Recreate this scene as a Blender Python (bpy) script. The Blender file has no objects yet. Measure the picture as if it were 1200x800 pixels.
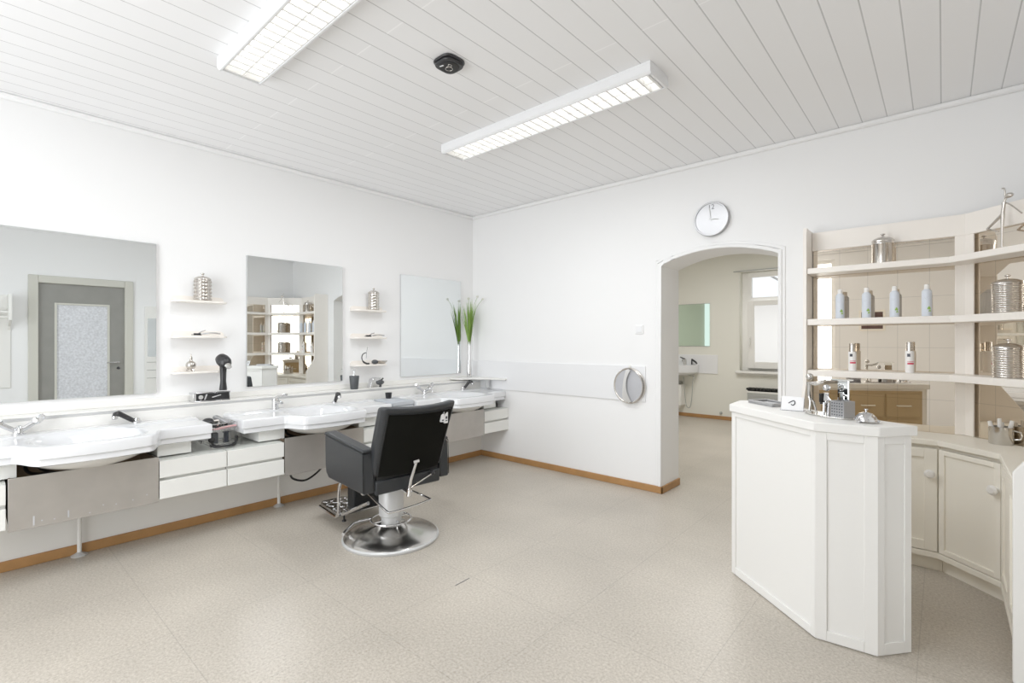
import bpy, bmesh, math, random
from mathutils import Vector, Matrix
random.seed(7)
scene = bpy.context.scene
COL = scene.collection
PI = math.pi
H = 2.857

# ------------------------------------------------------------------ materials
def mat(name, base, rough=0.5, metal=0.0, spec=0.5, bump=0.0, bscale=80.0, var=0.0, vscale=6.0, coat=0.0):
    m = bpy.data.materials.new(name); m.use_nodes = True
    nt = m.node_tree; b = nt.nodes['Principled BSDF']
    b.inputs['Base Color'].default_value = (*base, 1)
    b.inputs['Roughness'].default_value = rough
    b.inputs['Metallic'].default_value = metal
    b.inputs['Specular IOR Level'].default_value = spec
    b.inputs['Coat Weight'].default_value = coat
    tc = nt.nodes.new('ShaderNodeTexCoord')
    if bump > 0:
        n = nt.nodes.new('ShaderNodeTexNoise'); n.inputs['Scale'].default_value = bscale; n.inputs['Detail'].default_value = 3
        nt.links.new(tc.outputs['Object'], n.inputs['Vector'])
        bm_ = nt.nodes.new('ShaderNodeBump'); bm_.inputs['Strength'].default_value = bump; bm_.inputs['Distance'].default_value = 0.004
        nt.links.new(n.outputs['Fac'], bm_.inputs['Height']); nt.links.new(bm_.outputs['Normal'], b.inputs['Normal'])
    if var > 0:
        n2 = nt.nodes.new('ShaderNodeTexNoise'); n2.inputs['Scale'].default_value = vscale; n2.inputs['Detail'].default_value = 4
        nt.links.new(tc.outputs['Object'], n2.inputs['Vector'])
        mx = nt.nodes.new('ShaderNodeMix'); mx.data_type = 'RGBA'
        mx.inputs[6].default_value = (*[c*(1-var) for c in base], 1); mx.inputs[7].default_value = (*[min(1, c*(1+var)) for c in base], 1)
        nt.links.new(n2.outputs['Fac'], mx.inputs[0]); nt.links.new(mx.outputs[2], b.inputs['Base Color'])
    return m

M = {}
M['wall'] = mat('wall_paint', (0.87, 0.87, 0.872), 0.85, bump=0.12, bscale=140)
M['panel'] = mat('panel_white', (0.82, 0.825, 0.84), 0.55)
M['trimw'] = mat('trim_white', (0.84, 0.83, 0.80), 0.45)
M['farwall'] = mat('far_wall_paint', (0.80, 0.79, 0.72), 0.85, bump=0.1, bscale=140)
M['wood'] = mat('oak_wood', (0.40, 0.205, 0.072), 0.45, var=0.25, vscale=9)
M['white'] = mat('white_laminate', (0.80, 0.80, 0.77), 0.4)
M['porc'] = mat('porcelain', (0.755, 0.765, 0.785), 0.08, coat=0.3)
M['porc2'] = mat('porcelain_under', (0.74, 0.73, 0.70), 0.25)
M['cream'] = mat('cream_paint', (0.91, 0.875, 0.785), 0.4)
M['creamshelf'] = mat('cream_shelf_lacquer', (0.90, 0.855, 0.80), 0.4)
M['deskw'] = mat('desk_white_lacquer', (0.835, 0.825, 0.80), 0.38)
M['tan'] = mat('tan_laminate', (0.50, 0.38, 0.22), 0.5)
M['chrome'] = mat('chrome', (0.68, 0.68, 0.69), 0.09, 1.0)
M['steel'] = mat('brushed_steel', (0.60, 0.585, 0.56), 0.22, 1.0, var=0.08, vscale=5)
M['steelpanel'] = mat('dull_steel_sheet', (0.47, 0.445, 0.415), 0.48, 0.75, var=0.14, vscale=7)
M['silver'] = mat('silver_metal', (0.60, 0.565, 0.525), 0.2, 1.0)
M['greymetal'] = mat('grey_painted_metal', (0.60, 0.605, 0.61), 0.42, 0.35)
M['leather'] = mat('black_leather', (0.013, 0.014, 0.015), 0.4, spec=0.25, bump=0.15, bscale=260)
M['leathergrey'] = mat('worn_black_leather', (0.026, 0.028, 0.031), 0.38, spec=0.32, bump=0.1, bscale=260)
M['fabricblk'] = mat('black_back_cover', (0.006, 0.006, 0.005), 0.85, spec=0.08)
M['black'] = mat('black_plastic', (0.018, 0.018, 0.02), 0.35)
M['charcoal'] = mat('charcoal_plastic', (0.06, 0.065, 0.07), 0.5)
M['rubber'] = mat('black_rubber', (0.012, 0.012, 0.012), 0.7)
M['dark'] = mat('dark_brown_board', (0.12, 0.085, 0.055), 0.7, var=0.2)
M['towel'] = mat('grey_towel', (0.50, 0.53, 0.57), 0.95, bump=0.5, bscale=300)
M['grass'] = mat('grass_green', (0.20, 0.34, 0.055), 0.5, var=0.35, vscale=14)
M['flower'] = mat('pale_flower', (0.72, 0.72, 0.64), 0.8)
M['red'] = mat('red_print', (0.62, 0.05, 0.10), 0.5)
M['pink'] = mat('pink_print', (0.80, 0.42, 0.42), 0.5)
M['green'] = mat('green_print', (0.28, 0.50, 0.08), 0.5)
M['cangrey'] = mat('can_print_grey', (0.55, 0.60, 0.62), 0.5)
M['canblue'] = mat('pale_blue_can', (0.68, 0.735, 0.82), 0.3)
M['canwhite'] = mat('white_can', (0.88, 0.87, 0.86), 0.3)
M['ink'] = mat('dark_ink', (0.04, 0.045, 0.06), 0.5)
M['clockface'] = mat('clock_face', (0.84, 0.845, 0.86), 0.3)
M['greyrim'] = mat('grey_rim', (0.42, 0.42, 0.43), 0.3, 0.6)
M['discgrey'] = mat('disc_grey', (0.46, 0.465, 0.49), 0.5)
M['strip'] = mat('brushed_light_metal', (0.78, 0.775, 0.76), 0.35, 0.4)
M['heater'] = mat('heater_grey', (0.40, 0.41, 0.39), 0.5)
M['doorgrey'] = mat('door_grey', (0.26, 0.255, 0.235), 0.4, var=0.12)
M['doorframe'] = mat('door_frame_cream', (0.60, 0.59, 0.53), 0.5)
M['frost'] = mat('frosted_glass', (0.66, 0.67, 0.72), 0.3, bump=0.9, bscale=60, var=0.42, vscale=42)
M['blind'] = mat('white_blind', (0.80, 0.80, 0.80), 0.7)
M['picdark'] = mat('picture_dark', (0.10, 0.055, 0.05), 0.6, var=0.5, vscale=14)
M['card'] = mat('white_card', (0.86, 0.86, 0.87), 0.6)
M['paper'] = mat('grey_paper', (0.55, 0.56, 0.58), 0.6)
M['pen'] = mat('white_plastic', (0.85, 0.84, 0.82), 0.35)

def mirror_mat(name, col, tile=None, rough=0.0):
    m = bpy.data.materials.new(name); m.use_nodes = True
    nt = m.node_tree; b = nt.nodes['Principled BSDF']
    b.inputs['Metallic'].default_value = 1; b.inputs['Roughness'].default_value = rough
    b.inputs['Base Color'].default_value = (*col, 1)
    if tile:
        # thin grooves between mirror tiles: object x along the pane, z up
        tc = nt.nodes.new('ShaderNodeTexCoord'); sp = nt.nodes.new('ShaderNodeSeparateXYZ')
        nt.links.new(tc.outputs['Object'], sp.inputs[0])
        outs = []
        for ax, (p, o, w) in (('X', tile[0]), ('Z', tile[1])):
            a = nt.nodes.new('ShaderNodeMath'); a.operation = 'SUBTRACT'; nt.links.new(sp.outputs[ax], a.inputs[0]); a.inputs[1].default_value = o
            d = nt.nodes.new('ShaderNodeMath'); d.operation = 'PINGPONG'; nt.links.new(a.outputs[0], d.inputs[0]); d.inputs[1].default_value = p/2
            c = nt.nodes.new('ShaderNodeMath'); c.operation = 'LESS_THAN'; nt.links.new(d.outputs[0], c.inputs[0]); c.inputs[1].default_value = w
            outs.append(c)
        mxm = nt.nodes.new('ShaderNodeMath'); mxm.operation = 'MAXIMUM'
        nt.links.new(outs[0].outputs[0], mxm.inputs[0]); nt.links.new(outs[1].outputs[0], mxm.inputs[1])
        mx = nt.nodes.new('ShaderNodeMix'); mx.data_type = 'RGBA'
        mx.inputs[6].default_value = (*col, 1); mx.inputs[7].default_value = (*[c*0.72 for c in col], 1)
        nt.links.new(mxm.outputs[0], mx.inputs[0]); nt.links.new(mx.outputs[2], b.inputs['Base Color'])
    return m
M['mirror'] = mirror_mat('mirror_silver', (0.82, 0.85, 0.855))
M['mirrorgreen'] = mirror_mat('mirror_green_tint', (0.60, 0.74, 0.64))
M['mirrorbronze'] = mirror_mat('mirror_tiles_bronze_tint', (0.82, 0.74, 0.635), ((0.16, 0.0, 0.0012), (0.33, 1.31, 0.0012)))

def glass_mat(name, tint=(1, 1, 1), mixf=0.08):
    m = bpy.data.materials.new(name); m.use_nodes = True
    nt = m.node_tree; nt.nodes.remove(nt.nodes['Principled BSDF'])
    o = nt.nodes['Material Output']
    t = nt.nodes.new('ShaderNodeBsdfTransparent'); t.inputs[0].default_value = (*tint, 1)
    g = nt.nodes.new('ShaderNodeBsdfGlossy'); g.inputs['Roughness'].default_value = 0.02
    x = nt.nodes.new('ShaderNodeMixShader'); x.inputs[0].default_value = mixf
    nt.links.new(t.outputs[0], x.inputs[1]); nt.links.new(g.outputs[0], x.inputs[2]); nt.links.new(x.outputs[0], o.inputs[0])
    return m
M['glass'] = glass_mat('clear_glass')
M['glassgreen'] = glass_mat('glass_shelf_green', (0.985, 0.99, 0.985), 0.07)
M['acrylic'] = glass_mat('smoky_acrylic', (0.80, 0.80, 0.82), 0.15)

def translucent(m, f):
    nt = m.node_tree; b = nt.nodes['Principled BSDF']; t = nt.nodes.new('ShaderNodeBsdfTranslucent'); t.inputs[0].default_value = (0.95, 0.95, 0.95, 1)
    x = nt.nodes.new('ShaderNodeMixShader'); x.inputs[0].default_value = f
    nt.links.new(b.outputs[0], x.inputs[1]); nt.links.new(t.outputs[0], x.inputs[2]); nt.links.new(x.outputs[0], nt.nodes['Material Output'].inputs[0])
translucent(M['blind'], 0.18)

def emis(name, col, s):
    m = bpy.data.materials.new(name); m.use_nodes = True
    b = m.node_tree.nodes['Principled BSDF']
    b.inputs['Base Color'].default_value = (0.9, 0.9, 0.9, 1)
    b.inputs['Emission Color'].default_value = (*col, 1); b.inputs['Emission Strength'].default_value = s
    return m
M['tube'] = emis('fluorescent_tube', (1.0, 1.0, 1.0), 3.2)

def floor_mat():
    m = bpy.data.materials.new('linoleum_tiles'); m.use_nodes = True
    nt = m.node_tree; b = nt.nodes['Principled BSDF']; L = nt.links.new
    tc = nt.nodes.new('ShaderNodeTexCoord')
    n = nt.nodes.new('ShaderNodeTexNoise'); n.inputs['Scale'].default_value = 85; n.inputs['Detail'].default_value = 4; n.inputs['Roughness'].default_value = 0.8
    L(tc.outputs['Object'], n.inputs['Vector'])
    r = nt.nodes.new('ShaderNodeValToRGB'); cr = r.color_ramp
    cr.elements[0].position = 0.30; cr.elements[0].color = (0.325, 0.283, 0.23, 1)
    cr.elements[1].position = 0.72; cr.elements[1].color = (0.625, 0.578, 0.51, 1)
    L(n.outputs['Fac'], r.inputs[0])
    n2 = nt.nodes.new('ShaderNodeTexNoise'); n2.inputs['Scale'].default_value = 1.6; n2.inputs['Detail'].default_value = 5
    L(tc.outputs['Object'], n2.inputs['Vector'])
    r2 = nt.nodes.new('ShaderNodeMapRange'); r2.inputs[3].default_value = 0.90; r2.inputs[4].default_value = 1.08; r2.inputs[1].default_value = 0.3; r2.inputs[2].default_value = 0.7
    L(n2.outputs['Fac'], r2.inputs[0])
    sp = nt.nodes.new('ShaderNodeSeparateXYZ'); L(tc.outputs['Object'], sp.inputs[0])
    ms = []
    for ax, o in (('X', 2.25), ('Y', -3.48)):
        a = nt.nodes.new('ShaderNodeMath'); a.operation = 'SUBTRACT'; L(sp.outputs[ax], a.inputs[0]); a.inputs[1].default_value = o
        d = nt.nodes.new('ShaderNodeMath'); d.operation = 'PINGPONG'; L(a.outputs[0], d.inputs[0]); d.inputs[1].default_value = 0.325
        c = nt.nodes.new('ShaderNodeMath'); c.operation = 'LESS_THAN'; L(d.outputs[0], c.inputs[0]); c.inputs[1].default_value = 0.0022
        ms.append(c)
    mxm = nt.nodes.new('ShaderNodeMath'); mxm.operation = 'MAXIMUM'; L(ms[0].outputs[0], mxm.inputs[0]); L(ms[1].outputs[0], mxm.inputs[1])
    k = nt.nodes.new('ShaderNodeMath'); k.operation = 'MULTIPLY_ADD'; L(mxm.outputs[0], k.inputs[0]); k.inputs[1].default_value = -0.17; k.inputs[2].default_value = 1.0
    k2 = nt.nodes.new('ShaderNodeMath'); k2.operation = 'MULTIPLY'; L(k.outputs[0], k2.inputs[0]); L(r2.outputs[0], k2.inputs[1])
    vm = nt.nodes.new('ShaderNodeVectorMath'); vm.operation = 'SCALE'; L(r.outputs[0], vm.inputs[0]); L(k2.outputs[0], vm.inputs['Scale'])
    L(vm.outputs[0], b.inputs['Base Color'])
    b.inputs['Roughness'].default_value = 0.36
    b.inputs['Specular IOR Level'].default_value = 0.4
    return m
M['floor'] = floor_mat()

def ceil_mat():
    m = bpy.data.materials.new('ceiling_planks'); m.use_nodes = True
    nt = m.node_tree; b = nt.nodes['Principled BSDF']; L = nt.links.new
    P = 0.1357
    tc = nt.nodes.new('ShaderNodeTexCoord'); sp = nt.nodes.new('ShaderNodeSeparateXYZ'); L(tc.outputs['Object'], sp.inputs[0])
    def math_(op, a, v1=None, v2=None):
        x = nt.nodes.new('ShaderNodeMath'); x.operation = op
        if isinstance(a, float): x.inputs[0].default_value = a
        else: L(a, x.inputs[0])
        for i, v in ((1, v1), (2, v2)):
            if v is None: continue
            if isinstance(v, float): x.inputs[i].default_value = v
            else: L(v, x.inputs[i])
        return x.outputs[0]
    xs = math_('DIVIDE', math_('SUBTRACT', sp.outputs['X'], 3.589-40*P), P)
    fr = math_('FRACT', xs)
    groove = math_('LESS_THAN', fr, 0.045)
    edge = math_('MULTIPLY', math_('GREATER_THAN', fr, 0.045), math_('LESS_THAN', fr, 0.085))
    odd = math_('MODULO', math_('FLOOR', xs), 2.0)
    yj = math_('MULTIPLY_ADD', odd, 0.805, -2.745)
    joint = math_('LESS_THAN', math_('ABSOLUTE', math_('SUBTRACT', sp.outputs['Y'], yj)), 0.004)
    v = math_('SUBTRACT', 1.0, math_('MULTIPLY', groove, 0.36))
    v = math_('ADD', v, math_('MULTIPLY', edge, 0.03))
    v = math_('ADD', v, math_('MULTIPLY', joint, 0.11))
    wn = nt.nodes.new('ShaderNodeTexWhiteNoise'); wn.noise_dimensions = '1D'; L(math_('FLOOR', xs), wn.inputs['W'])
    v = math_('ADD', v, math_('MULTIPLY', wn.outputs['Value'], 0.025))
    vm = nt.nodes.new('ShaderNodeVectorMath'); vm.operation = 'SCALE'; vm.inputs[0].default_value = (0.86, 0.86, 0.868); L(v, vm.inputs['Scale'])
    L(vm.outputs[0], b.inputs['Base Color']); b.inputs['Roughness'].default_value = 0.55
    bp = nt.nodes.new('ShaderNodeBump'); bp.inputs['Strength'].default_value = 0.5; bp.inputs['Distance'].default_value = 0.004; bp.invert = True
    L(groove, bp.inputs['Height']); L(bp.outputs[0], b.inputs['Normal'])
    return m
M['ceil'] = ceil_mat()

# ------------------------------------------------------------------ mesh helpers
class B:
    def __init__(s): s.bm = bmesh.new()
    def verts(s, pts): return [s.bm.verts.new(p) for p in pts]
    def face(s, vs):
        try: return s.bm.faces.new(vs)
        except ValueError: return None
    def box(s, x0, x1, y0, y1, z0, z1, Mx=None):
        c = [(x, y, z) for z in (z0, z1) for x, y in ((x0, y0), (x1, y0), (x1, y1), (x0, y1))]
        if Mx is not None: c = [Mx @ Vector(p) for p in c]
        v = s.verts(c)
        for f in ((3, 2, 1, 0), (4, 5, 6, 7), (0, 1, 5, 4), (1, 2, 6, 5), (2, 3, 7, 6), (3, 0, 4, 7)): s.face([v[i] for i in f])
        return s
    def prism(s, poly, z0, z1, Mx=None):
        a = [Vector((p[0], p[1], z0)) for p in poly]; b = [Vector((p[0], p[1], z1)) for p in poly]
        if Mx is not None: a = [Mx @ p for p in a]; b = [Mx @ p for p in b]
        a = s.verts(a); b = s.verts(b); n = len(poly)
        s.face(a[::-1]); s.face(b)
        for i in range(n): s.face([a[i], a[(i+1) % n], b[(i+1) % n], b[i]])
        return s
    def seg(s, p, q, z0, z1, t0, t1, out):
        # wall-like slab along p->q; t0..t1 measured towards the side of the point 'out'
        p = Vector(p[:2]); q = Vector(q[:2]); d = (q-p).normalized(); n = Vector((-d.y, d.x))
        if (Vector(out[:2])-p).dot(n) < 0: n = -n
        return s.prism([p+n*t0, q+n*t0, q+n*t1, p+n*t1], z0, z1)
    def tube(s, pts, r, n=10, cap=True, closed=False):
        pts = [Vector(p) for p in pts]; N = len(pts)
        rs = r if isinstance(r, (list, tuple)) else [r]*N
        rings = []; up = None
        for i, p in enumerate(pts):
            if closed: t = pts[(i+1) % N]-pts[i-1]
            else: t = pts[min(i+1, N-1)]-pts[max(i-1, 0)]
            t = t.normalized()
            if up is None:
                up = Vector((0, 0, 1)) if abs(t.z) < 0.9 else Vector((1, 0, 0))
            up = (up - t*up.dot(t))
            if up.length < 1e-6: up = t.orthogonal()
            up.normalize(); sd = t.cross(up)
            rings.append(s.verts([p+(up*math.cos(2*PI*k/n)+sd*math.sin(2*PI*k/n))*rs[i] for k in range(n)]))
        m = N if closed else N-1
        for i in range(m):
            a, b = rings[i], rings[(i+1) % N]
            for k in range(n): s.face([a[k], a[(k+1) % n], b[(k+1) % n], b[k]])
        if cap and not closed: s.face(rings[0][::-1]); s.face(rings[-1])
        return s
    def lathe(s, prof, c=(0, 0, 0), n=32, Mx=None):
        rings = []
        for r, z in prof:
            if r < 1e-5: pts = [Vector((c[0], c[1], c[2]+z))]
            else: pts = [Vector((c[0]+r*math.cos(2*PI*k/n), c[1]+r*math.sin(2*PI*k/n), c[2]+z)) for k in range(n)]
            if Mx is not None: pts = [Mx @ p for p in pts]
            rings.append(s.verts(pts))
        for a, b in zip(rings, rings[1:]):
            for k in range(n):
                if len(a) == 1 and len(b) == 1: continue
                if len(a) == 1: s.face([a[0], b[k], b[(k+1) % n]])
                elif len(b) == 1: s.face([a[k], a[(k+1) % n], b[0]])
                else: s.face([a[k], a[(k+1) % n], b[(k+1) % n], b[k]])
        if len(rings[0]) > 1: s.face(rings[0][::-1])
        if len(rings[-1]) > 1: s.face(rings[-1])
        return s
    def ball(s, c, r, n=16, sc=(1, 1, 1)):
        Mx = Matrix.Translation(c) @ Matrix.Diagonal((*sc, 1))
        return s.lathe([(r*math.sin(PI*i/(n//2)), -r*math.cos(PI*i/(n//2))) for i in range(n//2+1)], n=n, Mx=Mx)
    def torus(s, c, R, r, n=32, Mx=None):
        pts = [Vector((R*math.cos(2*PI*k/n), R*math.sin(2*PI*k/n), 0)) for k in range(n)]
        if Mx is not None: pts = [Mx @ p for p in pts]
        return s.tube([p+Vector(c) for p in pts], r, 8, closed=True)
    def done(s, name, m, parent=None, bevel=0, seg=2, loc=None, angle=35, kind=None):
        bmesh.ops.recalc_face_normals(s.bm, faces=s.bm.faces[:])
        me = bpy.data.meshes.new(name); s.bm.to_mesh(me); s.bm.free()
        for p in me.polygons: p.use_smooth = True
        me.set_sharp_from_angle(angle=math.radians(angle))
        me.materials.append(m if not isinstance(m, str) else M[m])
        o = bpy.data.objects.new(name, me); COL.objects.link(o)
        if parent: o.parent = parent
        if loc: o.location = loc
        if bevel:
            md = o.modifiers.new('bevel', 'BEVEL'); md.width = bevel; md.segments = seg; md.limit_method = 'ANGLE'; md.angle_limit = math.radians(40)
            md.harden_normals = False
        if kind: o['kind'] = kind
        return o

def thing(name, label, cat, loc=(0, 0, 0), rz=0.0, group=None):
    o = bpy.data.objects.new(name, None); COL.objects.link(o); o.empty_display_size = 0.1
    o.location = loc; o.rotation_euler = (0, 0, rz); o['label'] = label; o['category'] = cat
    if group: o['group'] = group
    return o
def tag(o, label, cat, group=None):
    o['label'] = label; o['category'] = cat
    if group: o['group'] = group
    return o
def struct(o, label=None, cat=None):
    o['kind'] = 'structure'
    if label: o['label'] = label
    if cat: o['category'] = cat
    return o
def copy_tree(o, parent=None):
    c = o.copy(); COL.objects.link(c)
    if parent: c.parent = parent
    for ch in list(o.children): copy_tree(ch, c)
    return c
def dup(root, loc, rz=None, label=None, group=None):
    c = copy_tree(root); c.location = loc
    if rz is not None: c.rotation_euler = (0, 0, rz)
    if label: c['label'] = label
    if group: c['group'] = group
    return c
def text_mesh(name, body, size, m, Mx, parent=None, depth=0.0006):
    cu = bpy.data.curves.new(name, 'FONT'); cu.body = body; cu.size = size; cu.align_x = 'CENTER'; cu.align_y = 'CENTER'; cu.extrude = depth
    t = bpy.data.objects.new(name+'_src', cu); COL.objects.link(t)
    dg = bpy.context.evaluated_depsgraph_get(); me = bpy.data.meshes.new_from_object(t.evaluated_get(dg))
    bpy.data.objects.remove(t); bpy.data.curves.remove(cu)
    me.transform(Mx); me.materials.clear(); me.materials.append(M[m])
    o = bpy.data.objects.new(name, me); COL.objects.link(o)
    if parent: o.parent = parent
    return o
def arc(c, r, a0, a1, n): return [(c[0]+r*math.cos(a0+(a1-a0)*i/n), c[1]+r*math.sin(a0+(a1-a0)*i/n)) for i in range(n+1)]
# frame of a wall facing -y (back wall): local x right, y up, z towards the room
def on_back(x, z, y=0.0): return Matrix(((1, 0, 0, x), (0, 0, -1, y), (0, 1, 0, z), (0, 0, 0, 1)))
def on_left(y, z, x=0.0): return Matrix(((0, 0, 1, x), (1, 0, 0, y), (0, 1, 0, z), (0, 0, 0, 1)))

YF = -5.6      # front wall with the shop window, behind the camera
XR = 4.85      # right wall
YB = 4.6       # far wall of the second room
# ------------------------------------------------------------------ room shell
struct(B().box(-0.6, XR+0.3, YF-0.3, YB+0.4, -0.1, 0).done('floor', 'floor'))
struct(B().box(-0.6, XR+0.3, YF-0.3, YB+0.4, H, H+0.1).done('ceiling', 'ceil'))
struct(B().box(-0.2, 0, YF, 0.38, 0, H).done('wall_left', 'wall'))
# back wall with the arched passage
AX0, AX1, AZ, AC = 2.402, 3.338, 2.02, 2.116
def arch_pts(x0, x1, zs, zc, n=20):
    hw = (x1-x0)/2; rise = zc-zs; R = (hw*hw+rise*rise)/(2*rise); cx = (x0+x1)/2; cz = zc-R; a = math.asin(hw/R)
    return [(cx+R*math.sin(-a+2*a*i/n), cz+R*math.cos(-a+2*a*i/n)) for i in range(n+1)]
ap = arch_pts(AX0, AX1, AZ, AC)
b = B()
FLIP = Matrix(((1, 0, 0, 0), (0, 0, 1, 0), (0, 1, 0, 0), (0, 0, 0, 1)))     # (x, z, depth) -> (x, depth, z)
b.prism([(0.0, 0), (AX0, 0), (AX0, H), (0.0, H)], 0, 0.38, FLIP)
b.prism([(AX1, 0), (XR, 0), (XR, H), (AX1, H)], 0, 0.38, FLIP)
b.prism([(AX0, H)]+ap+[(AX1, H)], 0, 0.38, FLIP)
struct(b.done('wall_back', 'wall'))
# moulded trim around the arch, standing slightly proud
def arch_trim(x0, x1, zs, zc, w, y0, y1):
    i = [(x0, 0.06)]+arch_pts(x0, x1, zs, zc)+[(x1, 0.06)]
    o = [(x0-w, 0.06)]+arch_pts(x0-w, x1+w, zs+w*0.9, zc+w)+[(x1+w, 0.06)]
    bb = B()
    for k in range(len(i)-1): bb.prism([i[k], i[k+1], o[k+1], o[k]], y0, y1, FLIP)
    bmesh.ops.remove_doubles(bb.bm, verts=bb.bm.verts[:], dist=1e-5)
    return bb
struct(arch_trim(AX0, AX1, AZ, AC, 0.028, -0.016, 0.0).done('trim_1', 'wall', bevel=0.006))
struct(arch_trim(AX0-0.028, AX1+0.028, AZ+0.028, AC+0.028, 0.022, -0.008, 0.0).done('trim_2', 'wall', bevel=0.004))
# right wall with the entrance door, front wall with the shop window
DY0, DY1, DZ = -3.45, -2.47, 2.17
b = B(); b.box(XR, XR+0.2, YF, DY0, 0, H); b.box(XR, XR+0.2, DY1, 0.38, 0, H); b.box(XR, XR+0.2, DY0, DY1, DZ, H)
struct(b.done('wall_right', 'wall'))
WX0, WX1, WZ0, WZ1 = 0.45, 2.93, 0.35, 2.72
b = B(); b.box(-0.2, WX0, YF-0.2, YF, 0, H); b.box(WX1, XR+0.2, YF-0.2, YF, 0, H); b.box(WX0, WX1, YF-0.2, YF, 0, WZ0); b.box(WX0, WX1, YF-0.2, YF, WZ1, H)
struct(b.done('wall_front', 'wall'))
# second room behind the arch
FX0, FX1, FZ0, FZ1 = 1.70, 2.85, 0.86, 2.525
struct(B().box(-0.6, -0.4, 0.38, YB, 0, H).done('wall_far_left', 'farwall'))
struct(B().box(XR, XR+0.2, 0.38, YB, 0, H).done('wall_far_right', 'farwall'))
b = B(); b.box(-0.6, FX0, YB, YB+0.3, 0, H); b.box(FX1, XR+0.2, YB, YB+0.3, 0, H); b.box(FX0, FX1, YB, YB+0.3, 0, FZ0); b.box(FX0, FX1, YB, YB+0.3, FZ1, H)
struct(b.done('wall_far', 'farwall'))
# lower wall lining and ledge on the left wall
struct(B().box(0, 0.147, YF, 0, 0.0, 0.872).done('trim_3', 'trimw'))
struct(B().box(0, 0.132, YF, 0, 0.872, 0.892).done('trim_4', 'panel'))
struct(B().box(0, 0.162, YF, 0, 0.892, 0.90).done('trim_5', 'trimw', bevel=0.002))
struct(B().box(0, 0.014, YF, 0, 0.90, 0.945).done('trim_6', 'trimw', bevel=0.004))
# white splash strip on the back wall
struct(B().box(0.0, 2.256, -0.014, 0, 0.80, 1.125).done('trim_7', 'panel', bevel=0.003))
# baseboards
def skirting(p, q, out, name):
    b = B(); b.seg(p, q, 0, 0.062, 0, 0.016, out); return struct(b.done(name, 'wood', bevel=0.004))
skirting((0.147, YF), (0.147, 0), (1, -1), 'baseboard_left')
skirting((0.147, 0), (AX0+0.016, 0), (1, -1), 'baseboard_back')
skirting((AX0, -0.016), (AX0, 0.38), (3, 0.1), 'baseboard_arch')
skirting((-0.4, YB), (XR, YB), (1, 0), 'baseboard_far')
skirting((XR, YF), (XR, DY0-0.1), (1, -4), 'baseboard_right')
# crown moulding
for nm, a in (('trim_8', (0, 0.03, YF, 0)), ('trim_9', (0, XR, -0.03, 0)), ('trim_10', (XR-0.03, XR, YF, 0)), ('trim_11', (0, XR, YF, YF+0.03))):
    struct(B().box(a[0], a[1], a[2], a[3], H-0.038, H).done(nm, 'wall', bevel=0.012, seg=2))
o_ = B().box(-0.055, 0.055, -0.0025, 0.0025, 0.0002, 0.0008).done('trim_13', 'ink', loc=(2.255, -2.26, 0)); o_.rotation_euler = (0, 0, math.radians(92)); struct(o_)
# door in the right wall, seen only in the mirror
d = thing('door_1', 'grey panelled entrance door with frosted glass and cream frame, reflected in left mirror', 'door', (XR, (DY0+DY1)/2, 0)); d['kind'] = 'structure'
hw = (DY1-DY0)/2
b = B()
for a in ((-hw-0.07, -hw+0.03, 0, DZ+0.07), (hw-0.03, hw+0.07, 0, DZ+0.07), (-hw+0.03, hw-0.03, DZ-0.03, DZ+0.07)): b.box(-0.03, 0.12, a[0], a[1], a[2], a[3])
b.done('door_frame', 'doorframe', d, bevel=0.008)
leaf = B()
for a in ((-hw+0.03, -hw+0.19, 0.005, DZ-0.03), (hw-0.2, hw-0.03, 0.005, DZ-0.03), (-hw+0.19, hw-0.2, 0.005, 0.35), (-hw+0.19, hw-0.2, 1.88, DZ-0.03)): leaf.box(0.02, 0.06, a[0], a[1], a[2], a[3])
lf = leaf.done('door_leaf', 'doorgrey', d)
b = B()
for a in ((-hw+0.19, -hw+0.215, 0.35, 1.88), (hw-0.225, hw-0.2, 0.35, 1.88), (-hw+0.215, hw-0.225, 0.35, 0.375), (-hw+0.215, hw-0.225, 1.855, 1.88)): b.box(0.01, 0.06, a[0], a[1], a[2], a[3])
b.done('glazing_bead', 'doorframe', lf)
B().box(0.03, 0.045, -hw+0.215, hw-0.225, 0.375, 1.855).done('glass_pane', 'frost', lf)
b = B(); b.tube([(0.02, hw-0.1, 1.05), (-0.03, hw-0.1, 1.05), (-0.035, hw-0.12, 1.05), (-0.035, hw-0.24, 1.045)], 0.009); b.done('door_handle', 'chrome', lf)
b = B(); b.lathe([(0.022, 0), (0.02, 0.012)], Mx=Matrix.Translation((0.02, hw-0.1, 0.96)) @ Matrix.Rotation(-PI/2, 4, 'Y'), n=20); b.done('lock_cylinder', 'chrome', lf)
# shop window behind the camera
w = thing('window_1', 'large bright shop window in the wall behind the camera, seen only in reflections', 'window', ((WX0+WX1)/2, YF, 0)); w['kind'] = 'structure'
wh = (WX1-WX0)/2
b = B()
for a in ((-wh, -wh+0.06, WZ0, WZ1), (wh-0.06, wh, WZ0, WZ1), (-wh+0.06, wh-0.06, WZ0, WZ0+0.06), (-wh+0.06, wh-0.06, WZ1-0.06, WZ1), (-0.03, 0.03, WZ0+0.06, WZ1-0.06)): b.box(a[0], a[1], -0.12, -0.05, a[2], a[3])
b.done('window_frame', 'trimw', w, bevel=0.004)
B().box(-wh+0.06, wh-0.06, -0.09, -0.08, WZ0+0.06, WZ1-0.06).done('window_pane', 'glass', w)
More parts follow.
